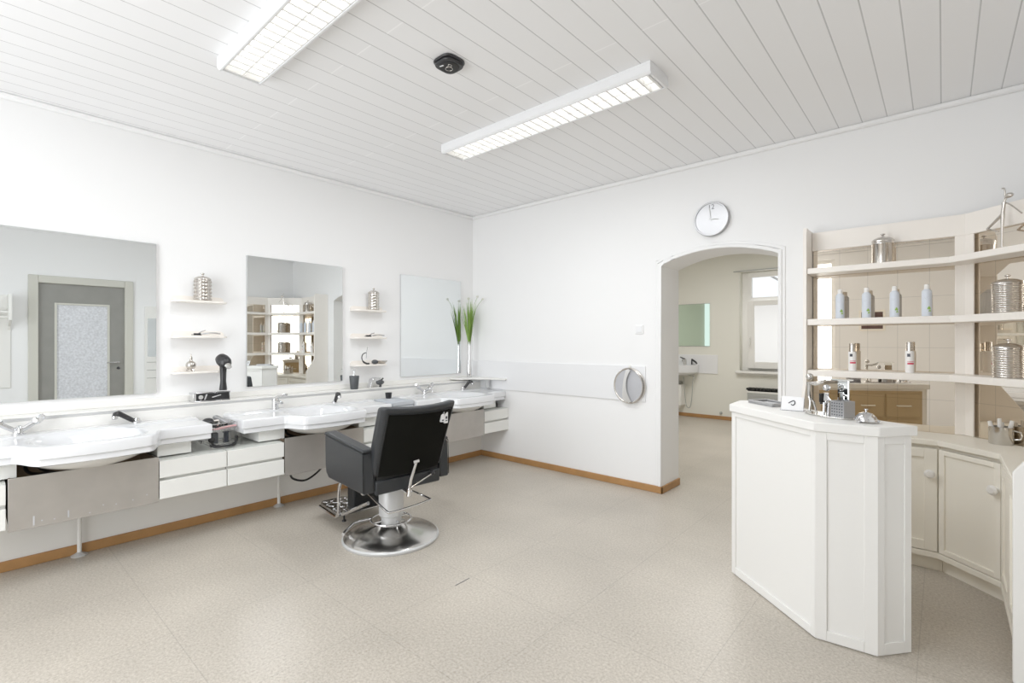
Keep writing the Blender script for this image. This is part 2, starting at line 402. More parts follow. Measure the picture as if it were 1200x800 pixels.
# window of the second room
w = thing('window_2', 'white window with tilted sash and blind in the room behind the arch', 'window', (FX0, YB, 0)); w['kind'] = 'structure'
b = B(); fw_ = FX1-FX0; fy0, fy1 = 0.13, 0.20
for a in ((0.10, 0.155, FZ0, FZ1-0.005), (fw_-0.06, fw_, FZ0, FZ1-0.005), (0.155, fw_-0.06, FZ1-0.10, FZ1-0.005), (0.155, fw_-0.06, 2.02, 2.09), (0.155, fw_-0.06, FZ0, 0.93)): b.box(a[0], a[1], fy0, fy1, a[2], a[3])
b.box(0.0, 0.10, 0.15, 0.2, FZ0, FZ1-0.005)
b.done('window_frame', 'trimw', w, bevel=0.004)
B().box(0.155, fw_-0.06, 0.16, 0.17, 2.09, FZ1-0.10).done('window_pane', 'glass', w)
tl = Matrix.Translation((0, 0.12, 0.90)) @ Matrix.Rotation(math.radians(2.0), 4, 'X')
b = B()
for a in ((0.11, 0.215, 0.0, 1.13), (fw_-0.12, fw_-0.01, 0.0, 1.13), (0.215, fw_-0.12, 0.0, 0.11), (0.215, fw_-0.12, 1.05, 1.13)): b.box(a[0], a[1], -0.035, 0.005, a[2], a[3], tl)
sash = b.done('window_sash', 'trimw', w, bevel=0.004)
b = B(); N = 30
for i in range(N):
    z0 = 0.11+i*0.94/N; z1 = 0.11+(i+1)*0.94/N
    v = b.verts([tl @ Vector((0.215, -0.012-0.006*(i % 2), z0)), tl @ Vector((fw_-0.12, -0.012-0.006*(i % 2), z0)), tl @ Vector((fw_-0.12, -0.012-0.006*((i+1) % 2), z1)), tl @ Vector((0.215, -0.012-0.006*((i+1) % 2), z1))]); b.face(v)
bmesh.ops.remove_doubles(b.bm, verts=b.bm.verts[:], dist=1e-5)
b.done('pleated_blind', 'blind', sash)
b = B(); b.box(0.135, 0.16, -0.055, -0.035, 0.42, 0.54, tl); b.tube([tl @ Vector((0.147, -0.05, 0.50)), tl @ Vector((0.147, -0.085, 0.50)), tl @ Vector((0.147, -0.09, 0.38))], 0.011); b.done('window_handle', 'trimw', sash)
b = B(); b.box(-0.04, fw_+0.04, -0.09, 0.0, FZ0-0.04, FZ0); b.box(0, fw_, 0, 0.13, FZ0-0.03, FZ0); b.box(-0.03, fw_+0.03, -0.02, 0.0, FZ0-0.075, FZ0-0.04); b.done('window_sill', 'trimw', w, bevel=0.006)
struct(B().box(FX0-0.09, FX1+0.1, YB-0.03, YB, FZ1, FZ1+0.012).done('trim_12', 'heater'))

# ------------------------------------------------------------------ left wall: mirrors
mir = [(-3.61, 'left'), (-2.152, 'mid'), (-0.64, 'right')]
mlab = {'left': 'frameless wall mirror reflecting the grey entrance door', 'mid': 'frameless wall mirror reflecting the product shelves', 'right': 'frameless wall mirror beside the corner vase of grass'}
m0 = None
for yc, k in mir:
    if m0 is None:
        m0 = thing('wall_mirror', mlab[k], 'mirror', (0, yc, 0.98), group='frameless mirrors above the washbasins')
        B().box(0.001, 0.018, -0.422, 0.422, 0.0, 1.073).done('backing_board', 'greymetal', m0)
        B().box(0.018, 0.023, -0.4225, 0.4225, 0.0, 1.073).done('mirror_glass', 'mirror', m0)
    else: dup(m0, (0, yc, 0.98), label=mlab[k])

# ------------------------------------------------------------------ washbasins
ZT = 0.79
def basin_front(s):
    a = abs(s); t = max(0, min(1, (0.335-a)/0.095)); t = t*t*(3-2*t)
    return 0.545 + t*(0.178+0.026*(1-(min(a, 0.25)/0.25)**2))
def make_basin(label):
    root = thing('washbasin', label, 'washbasin', (0, -3.61, 0), group='wide white washbasins along the left wall')
    HL = 0.615; NS, NT = 96, 30
    b = B(); grid = []
    for i in range(NS+1):
        s = -HL+2*HL*i/NS; row = []
        fx = basin_front(s)
        for j in range(NT+1):
            x = 0.148+(fx-0.012-0.148)*j/NT
            ex = abs((x-0.475)/0.225); es = abs(s/0.275)
            rr = (ex**2.6+es**2.6)**(1/2.6)
            q = max(0, min(1, (1.0-rr)/0.45)); dep = 0.125*q*q*(3-2*q)
            back = max(0, min(1, (0.285-x)/0.03))*0.012
            row.append(b.bm.verts.new((x, s, ZT+back-dep)))
        grid.append(row)
    for i in range(NS):
        for j in range(NT): b.face([grid[i][j], grid[i+1][j], grid[i+1][j+1], grid[i][j+1]])
    loop = [grid[0][j] for j in range(NT+1)]+[grid[i][NT] for i in range(1, NS+1)]+[grid[NS][j] for j in range(NT-1, -1, -1)]
    base = [v.co.copy() for v in loop]; n = len(base)
    nrm = []
    for k in range(n):
        p = base[max(k-1, 0)]; q = base[min(k+1, n-1)]; t = Vector((q.x-p.x, q.y-p.y)).normalized(); nn = Vector((-t.y, t.x))
        if nn.dot(Vector((base[k].x-0.15, base[k].y*0.7))) < 0: nn = -nn
        nrm.append(nn)
    prev = loop
    for off, dz in ((0.008, -0.002), (0.012, -0.010), (0.012, -0.062), (0.002, -0.066), (0.002, -0.070), (0.004, -0.098), (-0.012, -0.104), (-0.06, -0.105)):
        ring = [b.bm.verts.new((max(0.148, base[k].x+nrm[k].x*off), base[k].y+nrm[k].y*off, ZT+dz if off > 0 else ZT+dz)) for k in range(n)]
        for k in range(n-1): b.face([prev[k], prev[k+1], ring[k+1], ring[k]])
        prev = ring
    top = b.done('basin', 'porc', root, angle=60)
    # underside of the bowl
    b = B(); prof = [(math.sin(a), -math.cos(a)) for a in [PI/2*i/12 for i in range(13)]]
    b.lathe(prof, n=40, Mx=Matrix.Translation((0.455, 0, ZT-0.085)) @ Matrix.Diagonal((0.235, 0.285, 0.10, 1)))
    b.done('bowl_underside', 'porc2', root)
    b = B(); b.lathe([(0.0, 0.003), (0.022, 0.004), (0.025, 0.0)], c=(0.475, 0, ZT-0.125)); b.done('drain', 'chrome', root)
    for s0, s1 in ((0.325, 0.513), (-0.50, -0.313)):
        B().box(0.15, 0.49, s0, s1, 0.609, 0.687).done('support_block', 'white', root)
    b = B(); b.tube([(0.45, 0, 0.615), (0.45, 0, 0.50), (0.43, 0.0, 0.44), (0.36, 0, 0.44), (0.34, 0, 0.50), (0.30, 0, 0.53), (0.17, 0, 0.53)], 0.022, 12); b.done('drain_trap', 'steel', root)
    for k in range(2):
        pts = [(0.22+0.03*k, -0.26+0.03*k, 0.70), (0.30, -0.26+0.06*k, 0.60), (0.36, -0.18+0.1*k, 0.58-0.02*k), (0.33, -0.02, 0.57), (0.26, 0.1, 0.60), (0.2, 0.16-0.05*k, 0.70)]
        b = B(); b.tube(smooth(pts, 6), 0.009, 8); b.done('supply_hose', 'rubber', root)
    return root
def smooth(pts, k=6):
    pts = [Vector(p) for p in pts]; out = []
    for i in range(len(pts)-1):
        p0 = pts[max(i-1, 0)]; p1 = pts[i]; p2 = pts[i+1]; p3 = pts[min(i+2, len(pts)-1)]
        for j in range(k):
            t = j/k
            out.append(0.5*((2*p1)+(p2-p0)*t+(2*p0-5*p1+4*p2-p3)*t*t+(3*p1-p0-3*p2+p3)*t**3))
    out.append(pts[-1]); return out
def two_handle(root, x, s, z=0.802):
    t = thing('mixer_tap', '', ''); del t['label']; del t['category']; t.parent = root; t.location = (x, s, z)
    b = B(); b.lathe([(0.03, 0), (0.03, 0.008), (0.022, 0.014), (0.02, 0.04), (0.016, 0.045)], n=24)
    b.tube([(0, 0, 0.025), (0.05, 0, 0.05), (0.10, 0, 0.055), (0.125, 0, 0.045), (0.128, 0, 0.03)], [0.014, 0.013, 0.012, 0.012, 0.011], 12)
    b.done('tap_body', 'chrome', t)
    for sg in (-1, 1):
        b = B(); b.tube([(0, sg*0.012, 0.025), (0, sg*0.06, 0.06), (0, sg*0.068, 0.066)], [0.013, 0.014, 0.013], 12)
        b.tube([(0, sg*0.066, 0.064), (0, sg*0.074, 0.07), (0, sg*0.105, 0.098), (0, sg*0.112, 0.104)], [0.016, 0.022, 0.019, 0.012], 8)
        b.done('tap_handle', 'chrome', t)
def lever_tap(root, x, s, z=0.802):
    t = thing('mixer_tap', '', ''); del t['label']; del t['category']; t.parent = root; t.location = (x, s, z)
    b = B(); b.lathe([(0.03, 0), (0.03, 0.006), (0.026, 0.01), (0.025, 0.06), (0.027, 0.07), (0.024, 0.085), (0.0, 0.088)], n=24)
    b.tube([(0.0, 0, 0.045), (0.07, 0, 0.065), (0.12, 0, 0.06)], [0.016, 0.014, 0.012], 12); b.done('tap_body', 'chrome', t)
    b = B(); b.tube([(0, 0, 0.085), (0.01, 0.02, 0.10), (0.03, 0.06, 0.112), (0.035, 0.085, 0.112)], [0.014, 0.011, 0.009, 0.007], 10); b.done('tap_lever', 'chrome', t)
def hand_shower(root, x, s, lean, z=0.802):
    t = thing('pull_out_shower', '', ''); del t['label']; del t['category']; t.parent = root; t.location = (x, s, z)
    b = B(); b.lathe([(0.026, 0), (0.026, 0.008), (0.018, 0.014), (0.016, 0.03)], n=20)
    L = Vector(lean); b.tube([(0, 0, 0.01), L*0.18], 0.015, 12); b.done('shower_base', 'chrome', t)
    b = B(); b.tube([L*0.15, L*0.3, L*0.8, L, L+Vector((L.x*.12+0.012, L.y*.12, -0.004)), L+Vector((L.x*.18+0.022, L.y*.2, -0.022))], [0.012, 0.015, 0.016, 0.018, 0.018, 0.016], 12); b.done('shower_handle', 'black', t)
    b = B(); b.tube([L+Vector((L.x*.18+0.022, L.y*.2, -0.02)), L+Vector((L.x*.18+0.028, L.y*.21, -0.034))], [0.017, 0.015], 14); b.done('spray_head', 'chrome', t)
bas = make_basin('white washbasin below the door-reflecting mirror, two-handle tap, nearest the camera')
b2 = dup(bas, (0, -2.165, 0), label='white washbasin with a single-lever tap, behind the barber chair armrest')
b3 = dup(bas, (0, -0.63, 0), label='white washbasin in the corner by the grass vase')
two_handle(bas, 0.21, -0.29); hand_shower(bas, 0.18, 0.28, (0.015, -0.105, 0.075))
lever_tap(b2, 0.215, -0.265); hand_shower(b2, 0.2, 0.26, (0.05, 0.0, 0.085))
two_handle(b3, 0.21, -0.27); hand_shower(b3, 0.18, 0.30, (0.02, 0.085, 0.09))

# ------------------------------------------------------------------ drawer units and steel panels under the basins
def make_drawers(label, yc, wd):
    root = thing('drawer_cabinet', label, 'cabinet', (0, yc, 0.352), group='wall-hung white drawer cabinets')
    h = wd/2-0.003
    b = B(); b.box(0.147, 0.55, -h, -h+0.016, 0, 0.245); b.box(0.147, 0.55, h-0.016, h, 0, 0.245); b.box(0.149, 0.55, -h+0.016, h-0.016, 0, 0.016); b.box(0.149, 0.55, -h+0.016, h-0.016, 0.229, 0.245); b.box(0.149, 0.16, -h+0.016, h-0.016, 0.016, 0.229)
    b.box(0.5, 0.548, -h+0.016, h-0.016, 0.11, 0.14)
    b.done('carcass', 'white', root)
    B().box(0.149, 0.582, -h, h, 0.2455, 0.252).done('glass_top', 'glassgreen', root)
    for z0, z1 in ((0.004, 0.117), (0.137, 0.243)):
        b = B(); b.box(0.552, 0.583, -h, h, z0, z1); b.done('drawer', 'white', root, bevel=0.002)
    return root
dr = make_drawers('white two-drawer cabinet below the wire basket, left of the pair', -3.102, 0.39)
dup(dr, (0, -2.712, 0.352), label='white two-drawer cabinet below the wire basket, right of the pair')
dup(dr, (0, -1.655, 0.352), label='white two-drawer cabinet behind the black chair back, nearer of two')
dup(dr, (0, -1.265, 0.352), label='white two-drawer cabinet under the folded towels behind the chair')
dup(dr, (0, -0.195, 0.352), label='white two-drawer cabinet against the back wall, under the corner shelf')
dup(dr, (0, -4.16, 0.352), label='white two-drawer cabinet cut off by the left edge of the photo')
def make_service(label, yc):
    root = thing('service_panel', label, 'panel', (0, yc, 0.342), group='dull steel panels under the washbasins')
    b = B(); b.box(0.578, 0.583, -0.33, 0.33, 0.0, 0.282); b.box(0.56, 0.578, -0.33, 0.33, 0.0, 0.003); b.done('steel_front', 'steelpanel', root, bevel=0.001)
    B().box(0.147, 0.158, -0.322, 0.322, 0.02, 0.34).done('back_board', 'dark', root)
    for sg in (-1, 1): B().box(0.158, 0.56, sg*0.322-0.004, sg*0.322+0.004, 0.02, 0.27).done('side_board', 'dark', root)
    return root
sv = make_service('dull steel panel below the leftmost washbasin, with white specks', -3.63)
dup(sv, (0, -2.183, 0.342), label='steel panel partly hidden by the left armrest of the barber chair')
dup(sv, (0, -0.725, 0.342), label='pale steel panel under the corner washbasin, right of the chair back')
b = B(); b.box(0.583, 0.5845, -0.235, -0.229, 0.012, 0.062); b.box(0.583, 0.5845, -0.095, -0.089, 0.018, 0.058)
for px_, pz_ in ((-0.20, 0.03), (-0.15, 0.025), (0.06, 0.05), (0.12, 0.04), (0.20, 0.045), (0.27, 0.06), (0.0, 0.02)): b.lathe([(0.004, 0), (0.004, 0.001), (0, 0.001)], n=8, Mx=on_left(px_, pz_, 0.583))
b.done('white_specks', 'paper', sv, kind='stuff')
for y_, lb in ((-3.626, 'thin white support leg standing below the leftmost steel panel'), (-2.388, 'thin white support leg standing left of the barber chair')):
    t = thing('support_leg', lb, 'leg', (0.185 if y_ < -3 else 0.182, y_, 0), group='thin white legs under the basin row')
    b = B(); b.tube([(0, 0, 0.006), (0, 0, 0.60)], 0.0115, 12); b.done('pipe', 'trimw', t)
    b = B(); b.lathe([(0.042, 0), (0.042, 0.004), (0.025, 0.012), (0.014, 0.02)], n=24); b.done('floor_flange', 'greymetal', t)
b = B(); b.tube(smooth([(0.50, -2.44, 0.42), (0.50, -2.435, 0.32), (0.50, -2.40, 0.278), (0.5, -2.32, 0.255), (0.5, -2.24, 0.285), (0.5, -2.18, 0.335), (0.48, -2.13, 0.42)]), 0.008, 8)
tag(b.done('black_hose', 'rubber'), 'black hose looping down below the steel panel beside the chair', 'hose')

# ------------------------------------------------------------------ small wall shelves
def make_shelf(label):
    root = thing('wall_shelf', label, 'shelf', (0, -2.92, 1.655), group='small cream wall shelves')
    hw_ = 0.177; D = 0.125; r = 0.05
    poly = [(0.0, -hw_), (D-r, -hw_)]+arc((D-r, -hw_+r), r, -PI/2, 0, 8)+arc((D-r, hw_-r), r, 0, PI/2, 8)+[(0, hw_)]
    b = B(); b.prism(poly, -0.016, 0.0); b.done('board', 'creamshelf', root, bevel=0.004)
    b = B(); L = [(-hw_, 0.0), (hw_, 0.0)]+[(hw_-0.03+0.03*math.cos(a), 0.012+0.024*math.sin(a)) for a in [PI/2*i/6 for i in range(7)]]+[(-hw_+0.03-0.03*math.sin(a), 0.012+0.024*math.cos(a)) for a in [PI/2*i/6 for i in range(7)]]
    b.prism(L, 0.0, 0.012, Matrix(((0, 0, 1, 0), (1, 0, 0, 0), (0, 1, 0, 0), (0, 0, 0, 1)))); b.done('back_lip', 'creamshelf', root)
    return root
sh = None
for yc, nm in ((-2.92, 'left'), (-1.462, 'right')):
    for z, what in ((1.657, 0), (1.392, 1), (1.127, 2)):
        lab = {('left', 0): 'cream wall shelf carrying the studded silver canister, left of middle mirror', ('left', 1): 'cream wall shelf carrying clippers, left of the middle mirror', ('left', 2): 'cream wall shelf carrying the round silver bottle, hair dryer at its end',
               ('right', 0): 'cream wall shelf carrying the banded silver canister, right of middle mirror', ('right', 1): 'cream wall shelf carrying clippers, right of the middle mirror', ('right', 2): 'cream wall shelf carrying a curved hook, dark pod and small bowl'}[(nm, what)]
        if sh is None: sh = make_shelf(lab)
        else: dup(sh, (0, yc, z), label=lab)
sh.location.z = 1.657

# ------------------------------------------------------------------ canisters
def canister(label, loc, r, h, style, group='silver canisters'):
    root = thing('metal_canister', label, 'canister', loc, group=group)
    prof = [(r*0.98, 0)]
    if style == 'stud' or style == 'band':
        k = 6
        for i in range(k):
            z0 = h*i/k; z1 = h*(i+1)/k
            prof += [(r*0.96, z0+0.001), (r, z0+0.004), (r, z1-0.004), (r*0.96, z1-0.001)]
    elif style == 'rib':
        k = 13
        for i in range(k):
            z0 = h*i/k
            prof += [(r*0.95, z0+0.0008), (r*1.0, z0+h/k*0.3), (r*1.0, z0+h/k*0.7), (r*0.95, z0+h/k-0.0008)]
    else:
        prof += [(r, 0.004), (r, h*0.86), (r*1.02, h*0.87), (r*1.02, h*0.93), (r, h*0.94)]
    prof += [(r, h)]
    b = B(); b.lathe(prof, n=40); body = b.done('canister_body', 'silver', root, angle=50)
    if style == 'stud':
        b = B()
        for i in range(6):
            for k in range(18):
                a = 2*PI*k/18
                b.ball((r*math.cos(a), r*math.sin(a), h*(i+0.5)/6), 0.0085, 8, (0.7, 0.7, 1))
        b.done('studs', 'silver', body)
    b = B(); b.lathe([(r*1.03, h), (r*1.03, h+0.008), (r*0.92, h+0.016), (r*0.55, h+0.027), (r*0.15, h+0.032), (0, h+0.0325)], n=40); lid = b.done('lid', 'silver', root, angle=50)
    b = B(); b.lathe([(0.005, h+0.030), (0.005, h+0.040), (0.013, h+0.046), (0.013, h+0.050), (0.004, h+0.055), (0, h+0.056)], n=16); b.done('lid_knob', 'silver', lid)
    return root
canister('studded silver canister with knobbed lid on the left top wall shelf', (0.066, -2.905, 1.657), 0.055, 0.158, 'stud')
canister('banded silver canister on the right top wall shelf', (0.066, -1.42, 1.657), 0.053, 0.165, 'band')
canister('plain silver canister with knob lid, top shelf of the cream shelving unit', (3.985, -0.14, 1.856), 0.058, 0.145, 'plain')
canister('ribbed silver canister on the middle shelf, right end of cream shelving', (4.545, -0.345, 1.506), 0.066, 0.155, 'rib')
canister('ribbed silver canister on the lowest shelf, right end of cream shelving', (4.548, -0.342, 1.153), 0.066, 0.158, 'rib')

# manual clippers
def clippers(label, loc, rz):
    root = thing('hair_clippers', label, 'clippers', loc, rz, 'manual hair clippers')
    b = B(); b.prism([(0, -0.02), (0.035, -0.016), (0.05, -0.008), (0.05, 0.008), (0.035, 0.016), (0, 0.02)], 0.004, 0.02)
    for i in range(9): b.box(-0.014, 0.0, -0.019+i*0.0045, -0.0168+i*0.0045, 0.006, 0.011)
    b.done('cutting_head', 'black', root, bevel=0.002)
    for sg in (-1, 1):
        b = B(); b.tube(smooth([(0.045, sg*0.005, 0.013), (0.075, sg*0.02, 0.018), (0.12, sg*0.032, 0.022), (0.17, sg*0.03, 0.018)]), 0.006, 8); b.done('handle', 'chrome', root)
    b = B(); b.tube([(0.03, 0, 0.018), (0.05, -0.012, 0.034), (0.075, -0.02, 0.042)], 0.004, 8); b.done('lever', 'chrome', root)
clippers('chrome hair clippers on the middle shelf left of the middle mirror', (0.085, -2.97, 1.392), 1.35)
clippers('chrome hair clippers on the middle shelf right of the middle mirror', (0.085, -1.515, 1.392), 1.35)

# perfume bottle
t = thing('flask', 'round silver flask with pointed stopper on the lower left wall shelf', 'bottle', (0.075, -2.985, 1.127))
b = B(); b.ball((0, 0, 0.046), 0.034, 24); b.lathe([(0.012, 0.078), (0.009, 0.085), (0.011, 0.09)], n=16); b.done('flask_body', 'silver', t)
b = B(); b.lathe([(0.009, 0.09), (0.011, 0.10), (0.006, 0.115), (0.002, 0.13), (0, 0.131)], n=16); b.done('stopper', 'silver', t)
for k in range(3):
    a = 2*PI*k/3+0.5; b = B(); b.tube([(0.02*math.cos(a), 0.02*math.sin(a), 0.018), (0.027*math.cos(a), 0.027*math.sin(a), 0.004)], [0.007, 0.006], 8); b.done('foot', 'silver', t)

# hair dryer hanging in front of the shelf end
t = thing('hair_dryer', 'black hair dryer hanging at the end of the lower left wall shelf', 'hair dryer', (0.172, -2.795, 1.20))
Mx = Matrix.Rotation(math.radians(14), 4, 'Z') @ Matrix.Rotation(math.radians(122), 4, 'Y')
b = B(); b.lathe([(0, -0.062), (0.024, -0.060), (0.040, -0.045), (0.048, -0.015), (0.047, 0.02), (0.036, 0.045), (0.024, 0.055), (0, 0.056)], n=24, Mx=Mx); b.done('dryer_housing', 'black', t)
b = B(); b.lathe([(0.022, 0.05), (0.020, 0.07), (0.016, 0.085), (0.012, 0.086)], n=20, Mx=Mx); b.done('nozzle', 'steel', t)
b = B(); b.tube([(-0.008, 0, -0.02), (-0.012, 0, -0.09), (-0.012, 0, -0.15), (-0.012, 0, -0.215), (-0.012, 0, -0.22)], [0.026, 0.022, 0.020, 0.027, 0.026], 14); b.done('dryer_handle', 'black', t)
B().box(-0.05, -0.035, -0.03, 0.03, -0.085, -0.075).done('hanging_bracket', 'creamshelf', t)
# chrome-edged box on the ledge
t = thing('tool_case', 'long chrome-edged black case lying on the ledge below the hair dryer', 'case', (0.095, -2.865, 0.90))
b = B(); b.box(-0.05, 0.05, -0.125, 0.125, 0, 0.008); b.box(-0.05, 0.05, -0.125, 0.125, 0.062, 0.07); b.box(-0.05, 0.05, -0.125, -0.105, 0.008, 0.062); b.box(-0.05, 0.05, 0.12, 0.125, 0.008, 0.062); b.box(-0.05, -0.044, -0.105, 0.12, 0.008, 0.062); b.done('chrome_frame', 'chrome', t, bevel=0.002)
B().box(-0.044, 0.044, -0.105, 0.12, 0.008, 0.062).done('black_front', 'black', t)
b = B(); b.lathe([(0.016, 0), (0.016, 0.006), (0, 0.006)], n=20, Mx=on_left(-0.075, 0.035, 0.044)); b.tube([(0.047, -0.05, 0.015), (0.047, -0.035, 0.055)], 0.006, 8); b.tube([(0.047, 0.0, 0.03), (0.047, 0.06, 0.045)], 0.005, 8); b.done('metal_tools', 'chrome', t)
# soap dispenser
t = thing('soap_dispenser', 'charcoal soap dispenser with chrome pump on the ledge right of middle mirror', 'dispenser', (0.105, -1.655, 0.90))
b = B(); b.lathe([(0.034, 0), (0.036, 0.004), (0.046, 0.122), (0.044, 0.126), (0, 0.126)], n=28); b.done('cup', 'charcoal', t)
b = B(); b.lathe([(0.014, 0.126), (0.014, 0.136), (0.005, 0.138), (0.005, 0.175), (0.009, 0.176), (0.009, 0.184), (0, 0.184)], n=14); b.tube([(0, 0, 0.18), (0.02, -0.03, 0.178)], 0.004, 8); b.done('pump', 'chrome', t)
# chrome holder with a dark tool
t = thing('chrome_holder', 'chrome holder with a dark clip, on ledge below the right wall shelves', 'holder', (0.10, -1.435, 0.90))
b = B(); b.prism([(-0.045, 0), (-0.03, 0), (0.0, 0.055), (0.06, 0.07), (0.09, 0.095), (0.02, 0.10), (-0.02, 0.085)], -0.03, 0.03, Matrix(((0, 0, 1, 0), (1, 0, 0, -0.02), (0, 1, 0, 0), (0, 0, 0, 1)))); b.done('bracket', 'chrome', t, bevel=0.004)
b = B(); b.ball((0.015, 0.055, 0.048), 0.03, 16, (0.9, 1.5, 0.85)); b.tube([(0.01, 0.06, 0.06), (0.0, 0.10, 0.085)], 0.008, 8); b.tube([(-0.01, 0.075, 0.0), (0.0, 0.07, 0.03)], 0.012, 8); b.done('dark_clip', 'charcoal', t)
# items on the lower right shelf
t = thing('curved_hook', 'curved black hook with a thin silver stem on the lower right wall shelf', 'hook', (0.08, -1.53, 1.127))
b = B(); b.tube(smooth([(0, 0.05, 0.008), (0, 0.02, 0.010), (0, -0.015, 0.03), (0, -0.03, 0.065), (0, -0.018, 0.10), (0, 0.015, 0.115)]), [0.009]*13+[0.005]*18, 8); b.done('hook', 'black', t)
b = B(); b.tube([(0, 0.018, 0.06), (0, 0.022, 0.12), (0, 0.03, 0.165)], 0.003, 8); b.ball((0, 0.032, 0.168), 0.006, 10); b.done('stem', 'chrome', t)
b = B(); b.ball((0, 0, 0.022), 0.033, 20, (1, 1, 0.68)); tag(b.done('dark_pod', 'charcoal', loc=(0.08, -1.415, 1.127)), 'dark oval pod between the curved hook and the small bowl', 'pod')
b = B(); b.lathe([(0.018, 0), (0.03, 0.006), (0.05, 0.026), (0.053, 0.032), (0.049, 0.030), (0.028, 0.009), (0, 0.006)], n=28); tag(b.done('metal_bowl', 'silver', loc=(0.072, -1.325, 1.127)), 'small silver bowl at the right end of the lower right wall shelf', 'bowl')

# ------------------------------------------------------------------ wire basket and tools
t = thing('wire_basket', 'chrome wire basket of hair tools between two washbasins', 'basket', (0.33, -2.888, 0.6045))
bx, by, bh = 0.125, 0.088, 0.165
b = B()
for z in (0.018, 0.112, 0.124, 0.136, bh):
    r_ = 0.003 if z in (0.018, bh) else 0.0016
    b.tube([(bx, by, z), (-bx, by, z), (-bx, -by, z), (bx, -by, z)], r_, 6, closed=True)
for i in range(15):
    y_ = -by+2*by*i/14
    for x_ in (-bx, bx): b.tube([(x_, y_, 0.112 if i % 7 else 0.018), (x_, y_, 0.136 if i % 7 else bh)], 0.0012, 6)
for i in range(17):
    x_ = -bx+2*bx*i/16
    for y_ in (-by, by): b.tube([(x_, y_, 0.112 if i % 8 else 0.018), (x_, y_, 0.136 if i % 8 else bh)], 0.0012, 6)
for i in range(9): b.tube([(-bx, -by+2*by*i/8, 0.018), (bx, -by+2*by*i/8, 0.018)], 0.0012, 6)
b.done('basket_wires', 'chrome', t)
for x_ in (-bx+0.02, bx-0.02):
    for y_ in (-by+0.015, by-0.015):
        b = B(); b.tube([(x_, y_, 0.003), (x_, y_, 0.018)], 0.006, 8); b.done('basket_foot', 'rubber', t)
Zb = 0.6045
t = thing('hair_brush', 'round black hairbrush lying on top of the wire basket', 'brush', (0.27, -2.93, Zb+0.16))
b = B(); b.ball((0, 0, 0), 0.042, 18, (1.15, 0.95, 0.7)); b.done('brush_head', 'black', t)
b = B(); b.tube([(0.03, 0.01, -0.004), (0.075, 0.02, -0.02), (0.11, 0.03, -0.04)], [0.012, 0.011, 0.009], 10); b.done('brush_handle', 'black', t)
for k, (x_, y_, z_, a) in enumerate(((0.27, -2.875, 0.128, 0.3), (0.31, -2.86, 0.152, 1.0), (0.34, -2.885, 0.138, -0.4), (0.30, -2.835, 0.14, 0.8))):
    t = thing('hair_clip', 'silver hair clip in a tangle on top of the wire basket', 'clip', (x_, y_, Zb+z_), a, 'silver clips in the wire basket')
    b = B(); b.tube([(-0.05, 0, 0.012), (0.0, 0.005, 0.018), (0.05, 0, 0.008)], [0.009, 0.011, 0.004], 8); b.done('upper_jaw', 'silver', t)
    b = B(); b.tube([(-0.05, 0, -0.012), (0.0, -0.005, -0.006), (0.05, 0, 0.0)], [0.009, 0.010, 0.004], 8); b.done('lower_jaw', 'black', t)
t = thing('hair_trimmer', 'black and silver electric trimmer lying across the wire basket', 'trimmer', (0.30, -2.855, Zb+0.172), 0.5)
b = B(); b.box(-0.06, 0.06, -0.018, 0.018, -0.013, 0.013, Matrix.Rotation(0.35, 4, 'Y')); b.done('trimmer_body', 'greyrim', t, bevel=0.006)
b = B(); b.box(0.06, 0.08, -0.016, 0.016, -0.006, 0.006, Matrix.Rotation(0.35, 4, 'Y')); b.done('blade', 'chrome', t, bevel=0.001)
b = B(); b.box(-0.016, 0.016, -0.075, 0.075, -0.004, 0.004, Matrix.Rotation(0.1, 4, 'X'))
for i in range(28): b.box(0.016, 0.036, -0.072+i*0.0052, -0.0695+i*0.0052, -0.003, 0.003, Matrix.Rotation(0.1, 4, 'X'))
tag(b.done('pink_comb', 'pink', loc=(0.40, -2.865, Zb+0.128)), 'pink comb resting in the front of the wire basket', 'comb')
t = thing('spool', 'dark spool standing inside the wire basket behind its front wires', 'spool', (0.385, -2.85, Zb+0.021))
b = B(); b.lathe([(0.022, 0), (0.022, 0.006), (0.016, 0.01), (0.016, 0.065), (0.022, 0.069), (0.022, 0.075)], n=20); b.done('core', 'ink', t)
t = thing('charger_stand', 'black charger box standing inside the wire basket', 'charger', (0.39, -2.925, Zb+0.021))
b = B(); b.box(-0.02, 0.02, -0.018, 0.018, 0, 0.075); b.done('charger_box', 'charcoal', t, bevel=0.004)
b = B()
b.tube(smooth([(0.47, -2.97, Zb+0.045), (0.475, -2.95, Zb+0.02), (0.478, -2.90, Zb+0.010), (0.475, -2.84, Zb+0.012), (0.47, -2.81, Zb+0.03), (0.465, -2.806, Zb+0.06), (0.47, -2.815, Zb+0.035), (0.49, -2.83, Zb+0.010), (0.50, -2.90, Zb+0.010), (0.485, -2.955, Zb+0.012), (0.475, -2.98, Zb+0.03)]), 0.0065, 8)
b.ball((0.47, -2.968, Zb+0.062), 0.022, 14); b.ball((0.465, -2.808, Zb+0.062), 0.012, 12)
tag(b.done('power_cable', 'rubber'), 'black power cable coiled in front of the wire basket', 'cable')

